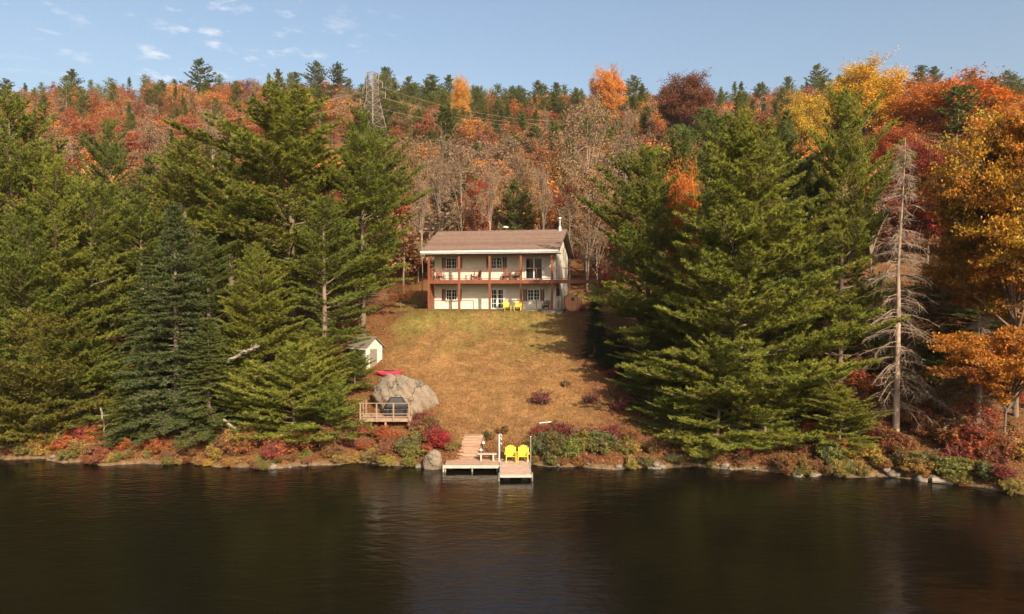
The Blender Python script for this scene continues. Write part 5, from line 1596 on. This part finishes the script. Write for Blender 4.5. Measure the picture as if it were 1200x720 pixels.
# (px range, distance range up the bank, count, size range, colours)
for lo, hi, s0, s1, nn, z0_, z1_, cs in [
    (626, 790, -.2, .5, 12, .4, .7, ['golden', 'yellow-green', 'rust', 'olive green']),
    (780, 970, -.2, .6, 14, .4, .7, ['rust', 'yellow-green', 'olive green']),
    (200, 300, -.1, .4, 7, .4, .6, ['rust', 'golden', 'olive green']),
    (0, 200, -.1, .5, 12, .45, .75, ['golden', 'yellow-green', 'rust']),
    (265, 500, -.1, .5, 16, .4, .7, ['golden', 'yellow-green', 'rust']),
    (770, 960, .5, 4.0, 16, .5, .9, ['rust', 'rust', 'red-orange']),
    (960, 1205, -.1, .5, 14, .45, .75, ['golden', 'rust', 'yellow-green']),
    (935, 1205, 9.0, 16.0, 26, 1.2, 2.0, ['rust', 'red-orange', 'rust', 'golden']),
    (960, 1205, 5.5, 10.0, 26, .9, 1.5, ['rust', 'red-orange', 'rust', 'golden']),
    (120, 280, .4, 3.0, 10, .5, .9, ['rust', 'red-orange', 'golden']),
    (0, 150, .4, 1.6, 11, .55, .95, ['golden', 'yellow-green', 'red-orange', 'rust']),
    (30, 150, 1.8, 3.4, 10, .7, 1.2, ['crimson', 'red-orange', 'red-orange', 'crimson']),
    (265, 345, .5, 2.6, 10, .6, 1.2, ['red-orange', 'rust', 'crimson', 'golden']),
    (340, 425, .4, 2.8, 10, .6, 1.1, ['rust', 'rust', 'yellow-green', 'purple-red']),
    (420, 500, .5, 3.0, 15, .55, 1.0, ['rust', 'yellow-green', 'olive green', 'rust', 'red-orange']),
    (480, 520, 3.0, 5.6, 6, .6, .95, ['purple-red', 'rust', 'purple-red']),
    (508, 520, 1.8, 3.2, 5, .7, 1.0, ['bright crimson']),
    (524, 532, 1.0, 2.6, 2, .45, .6, ['yellow-green']),
    (572, 620, 2.4, 4.0, 4, .4, .6, ['rust', 'olive green']),
    (628, 718, .7, 2.2, 13, .75, 1.15, ['olive green', 'olive green', 'yellow-green', 'olive green']),
    (628, 740, 2.4, 3.8, 12, .6, 1.0, ['purple-red', 'crimson', 'purple-red', 'rust']),
    (720, 765, .6, 2.2, 6, .4, .7, ['golden', 'rust', 'yellow-green']),
    (960, 1100, .4, 2.0, 13, .6, 1.05, ['yellow-green', 'golden', 'rust', 'olive green']),
    (960, 1100, 2.0, 4.5, 10, .7, 1.2, ['rust', 'red-orange', 'purple-red', 'rust']),
    (1090, 1205, .6, 2.2, 11, .6, 1.1, ['olive green', 'rust', 'crimson', 'yellow-green']),
    (1090, 1205, 2.2, 5.5, 18, .8, 1.4, ['red-orange', 'crimson', 'rust', 'rust', 'golden']),
    (935, 990, 4.0, 7.0, 6, .7, 1.2, ['rust', 'red-orange']),
]:
    for _ in range(nn):
        add_b(rs.uniform(lo, hi), rs.uniform(s0, s1), rs.uniform(z0_, z1_), cs[rs.integers(len(cs))])
for px, py, Y, size, c in [(636, 478, 54.5, .9, 'purple-red'), (692, 471, 55, .8, 'purple-red'), (720, 440, 58, .95, 'crimson'), (733, 468, 55, .9, 'purple-red'), (726, 478, 54, .8, 'crimson'), 
                           (664, 452, 57, .5, 'rust'), (740, 430, 59, .8, 'rust'), (700, 410, 61, .7, 'rust')]:
    x = (px - 600) / FPX * Y; bush.append((px, x, Y, size, c, 2))
bz_ = [(160, 'below the yellow-green cedar'), (300, 'at the foot of the spruces'), (425, 'below the young pines'), (500, 'below the little deck'), (535, 'left of the wooden steps'), (622, 'behind the dock'), (770, 'between dock and huge pine'),
       (960, 'under the huge pine'), (1040, 'before the grey-footed pine'), (1100, 'round the dead spruce'), (1300, 'under the big oak')]
kb = {}
for b_ in bush:
    where = next(t for lim, t in bz_ if b_[0] < lim)
    hgt_w = 'low' if b_[3] < .75 else 'knee-high' if b_[3] < .95 else 'tall'
    kb.setdefault((hgt_w, b_[4], where), []).append(b_)
for (hgt_w, cname, where), lst in kb.items():
    lst.sort(key=lambda q: q[0])
    for j, (px, x, y, size, c, v) in enumerate(lst):
        kd = SH[v]
        o = link('shrub', kd.me, None, tuple(q * rs.uniform(.85, 1.15) for q in CR[c]))
        o.location = (x, y, gz(x, y) - .03); o.rotation_euler = (0, 0, rs.uniform(0, 6.28)); o.scale = (size * rs.uniform(.9, 1.3), size * rs.uniform(.9, 1.3), size * rs.uniform(.7, 1.05))
        tail = '' if len(lst) == 1 else f', {ordw(j + 1)} from left of those'
        tag(o, f'{hgt_w} {cname} bush {where}{tail}', 'bush', 'bushes on the bank and round the lawn')

# ------------------------------------------------------------------ ground litter and grass
def col_stuff(name, P, S, up, palette, label, cat, rng, blade=False):
    if blade:
        D = unit(rng.normal(0, .35, P.shape) + np.array([0, 0, 1.0])); V, F = blades(P, D, S, S * .22, rng)
    else:
        V, F = quads(P, S, rng, up)
    c = palette[rng.integers(len(palette), size=len(P))] * rng.uniform(.75, 1.2, (len(P), 1))
    me = np_mesh(name, V, [F], M['wood_leaf'], None, {'leafvar': ('FACE', 'FLOAT', rng.random(len(P))), 'tint': ('FACE', 'FLOAT_COLOR', np.concatenate([c, np.ones((len(P), 1))], 1))})
    return tag(link(name, me), label, cat, kind='stuff')


rg = np.random.default_rng(90)
N = 260000
X = rg.uniform(-42, 42, N); Yy = shore(X) + .3 + rg.uniform(0, 1, N) ** 1.2 * 34
lm = poly_mask(X, Yy)
kp = (rg.random(N) > lm * .80) & (np.abs(X) < .74 * Yy)
inb = (np.abs(X + 1) < 7.2) & (Yy > 68.6) & (Yy < 81)
kp &= ~inb
X, Yy = X[kp], Yy[kp]
P = np.stack([X, Yy, hgt(X, Yy) + rg.uniform(.01, .07, len(X))], -1)
pal = np.array([(0.27, 0.115, 0.04), (0.20, 0.08, 0.035), (0.30, 0.16, 0.055), (0.14, 0.075, 0.04), (0.24, 0.065, 0.035), (0.32, 0.21, 0.09)])
col_stuff('fallen_leaves', P, rg.uniform(.06, .13, len(P)), 2.2, pal, 'orange and brown fallen leaves strewn over the ground', 'fallen leaves', rg)
N = 300000
X = rg.uniform(-14, 13, N); Yy = rg.uniform(47, 72, N)
lm = poly_mask(X, Yy)
kp = (rg.random(N) < lm * (0.62 + .38 * np.sin(X * 1.1 + 2 * np.sin(Yy * .6)) * np.sin(Yy * .9 + X * .5))) & ~((Yy > 69.2) & (np.abs(X + 1) < 7)) & ~((np.abs(X + 2.9) < .8) & (Yy < 50.8))
X, Yy = X[kp], Yy[kp]
P = np.stack([X, Yy, hgt(X, Yy) - .01], -1)
blot = (np.sin(X * .83 + Yy * .41 + 1) + np.sin(X * .37 - Yy * .62 + 2) + np.sin(X * 1.6 + Yy * 1.1) * .6) / 2.6
g_ = (np.clip((Yy - 58) / 8, 0, 1) * .55 + .25 * blot) > rg.random(len(X))
pal_g = np.array([(0.15, 0.135, 0.035), (0.20, 0.155, 0.045), (0.11, 0.115, 0.03)]); pal_t = np.array([(0.27, 0.138, 0.052), (0.32, 0.178, 0.072), (0.25, 0.112, 0.042), (0.21, 0.118, 0.046)])
c = np.where(g_[:, None], pal_g[rg.integers(3, size=len(X))], pal_t[rg.integers(4, size=len(X))]) * rg.uniform(.8, 1.2, (len(X), 1))
D = unit(rg.normal(0, .4, P.shape) + np.array([0, 0, 1.0])); V, F = blades(P, D, rg.uniform(.05, .14, len(P)), np.full(len(P), .02), rg)
me = np_mesh('grass', V, [F], M['wood_leaf'], None, {'leafvar': ('FACE', 'FLOAT', rg.random(len(P))), 'tint': ('FACE', 'FLOAT_COLOR', np.concatenate([c, np.ones((len(P), 1))], 1))})
tag(link('grass', me), 'short dry tan and green grass of the sloping lawn', 'grass', kind='stuff')

# ------------------------------------------------------------------ thin autumn haze
hz = MB().box(-960, 960, -760, 1560, -9, 175)
hm = bpy.data.materials.new('haze'); hm.use_nodes = True
hn = hm.node_tree.nodes; hn.clear()
ho = hn.new('ShaderNodeOutputMaterial'); hv = hn.new('ShaderNodeVolumePrincipled')
hv.inputs['Density'].default_value = 0.00010; hv.inputs['Color'].default_value = (0.92, 0.94, 1.0, 1); hv.inputs['Anisotropy'].default_value = 0.2
hm.node_tree.links.new(hv.outputs['Volume'], ho.inputs['Volume'])
tag(hz.build('haze', hm), kind='stuff')
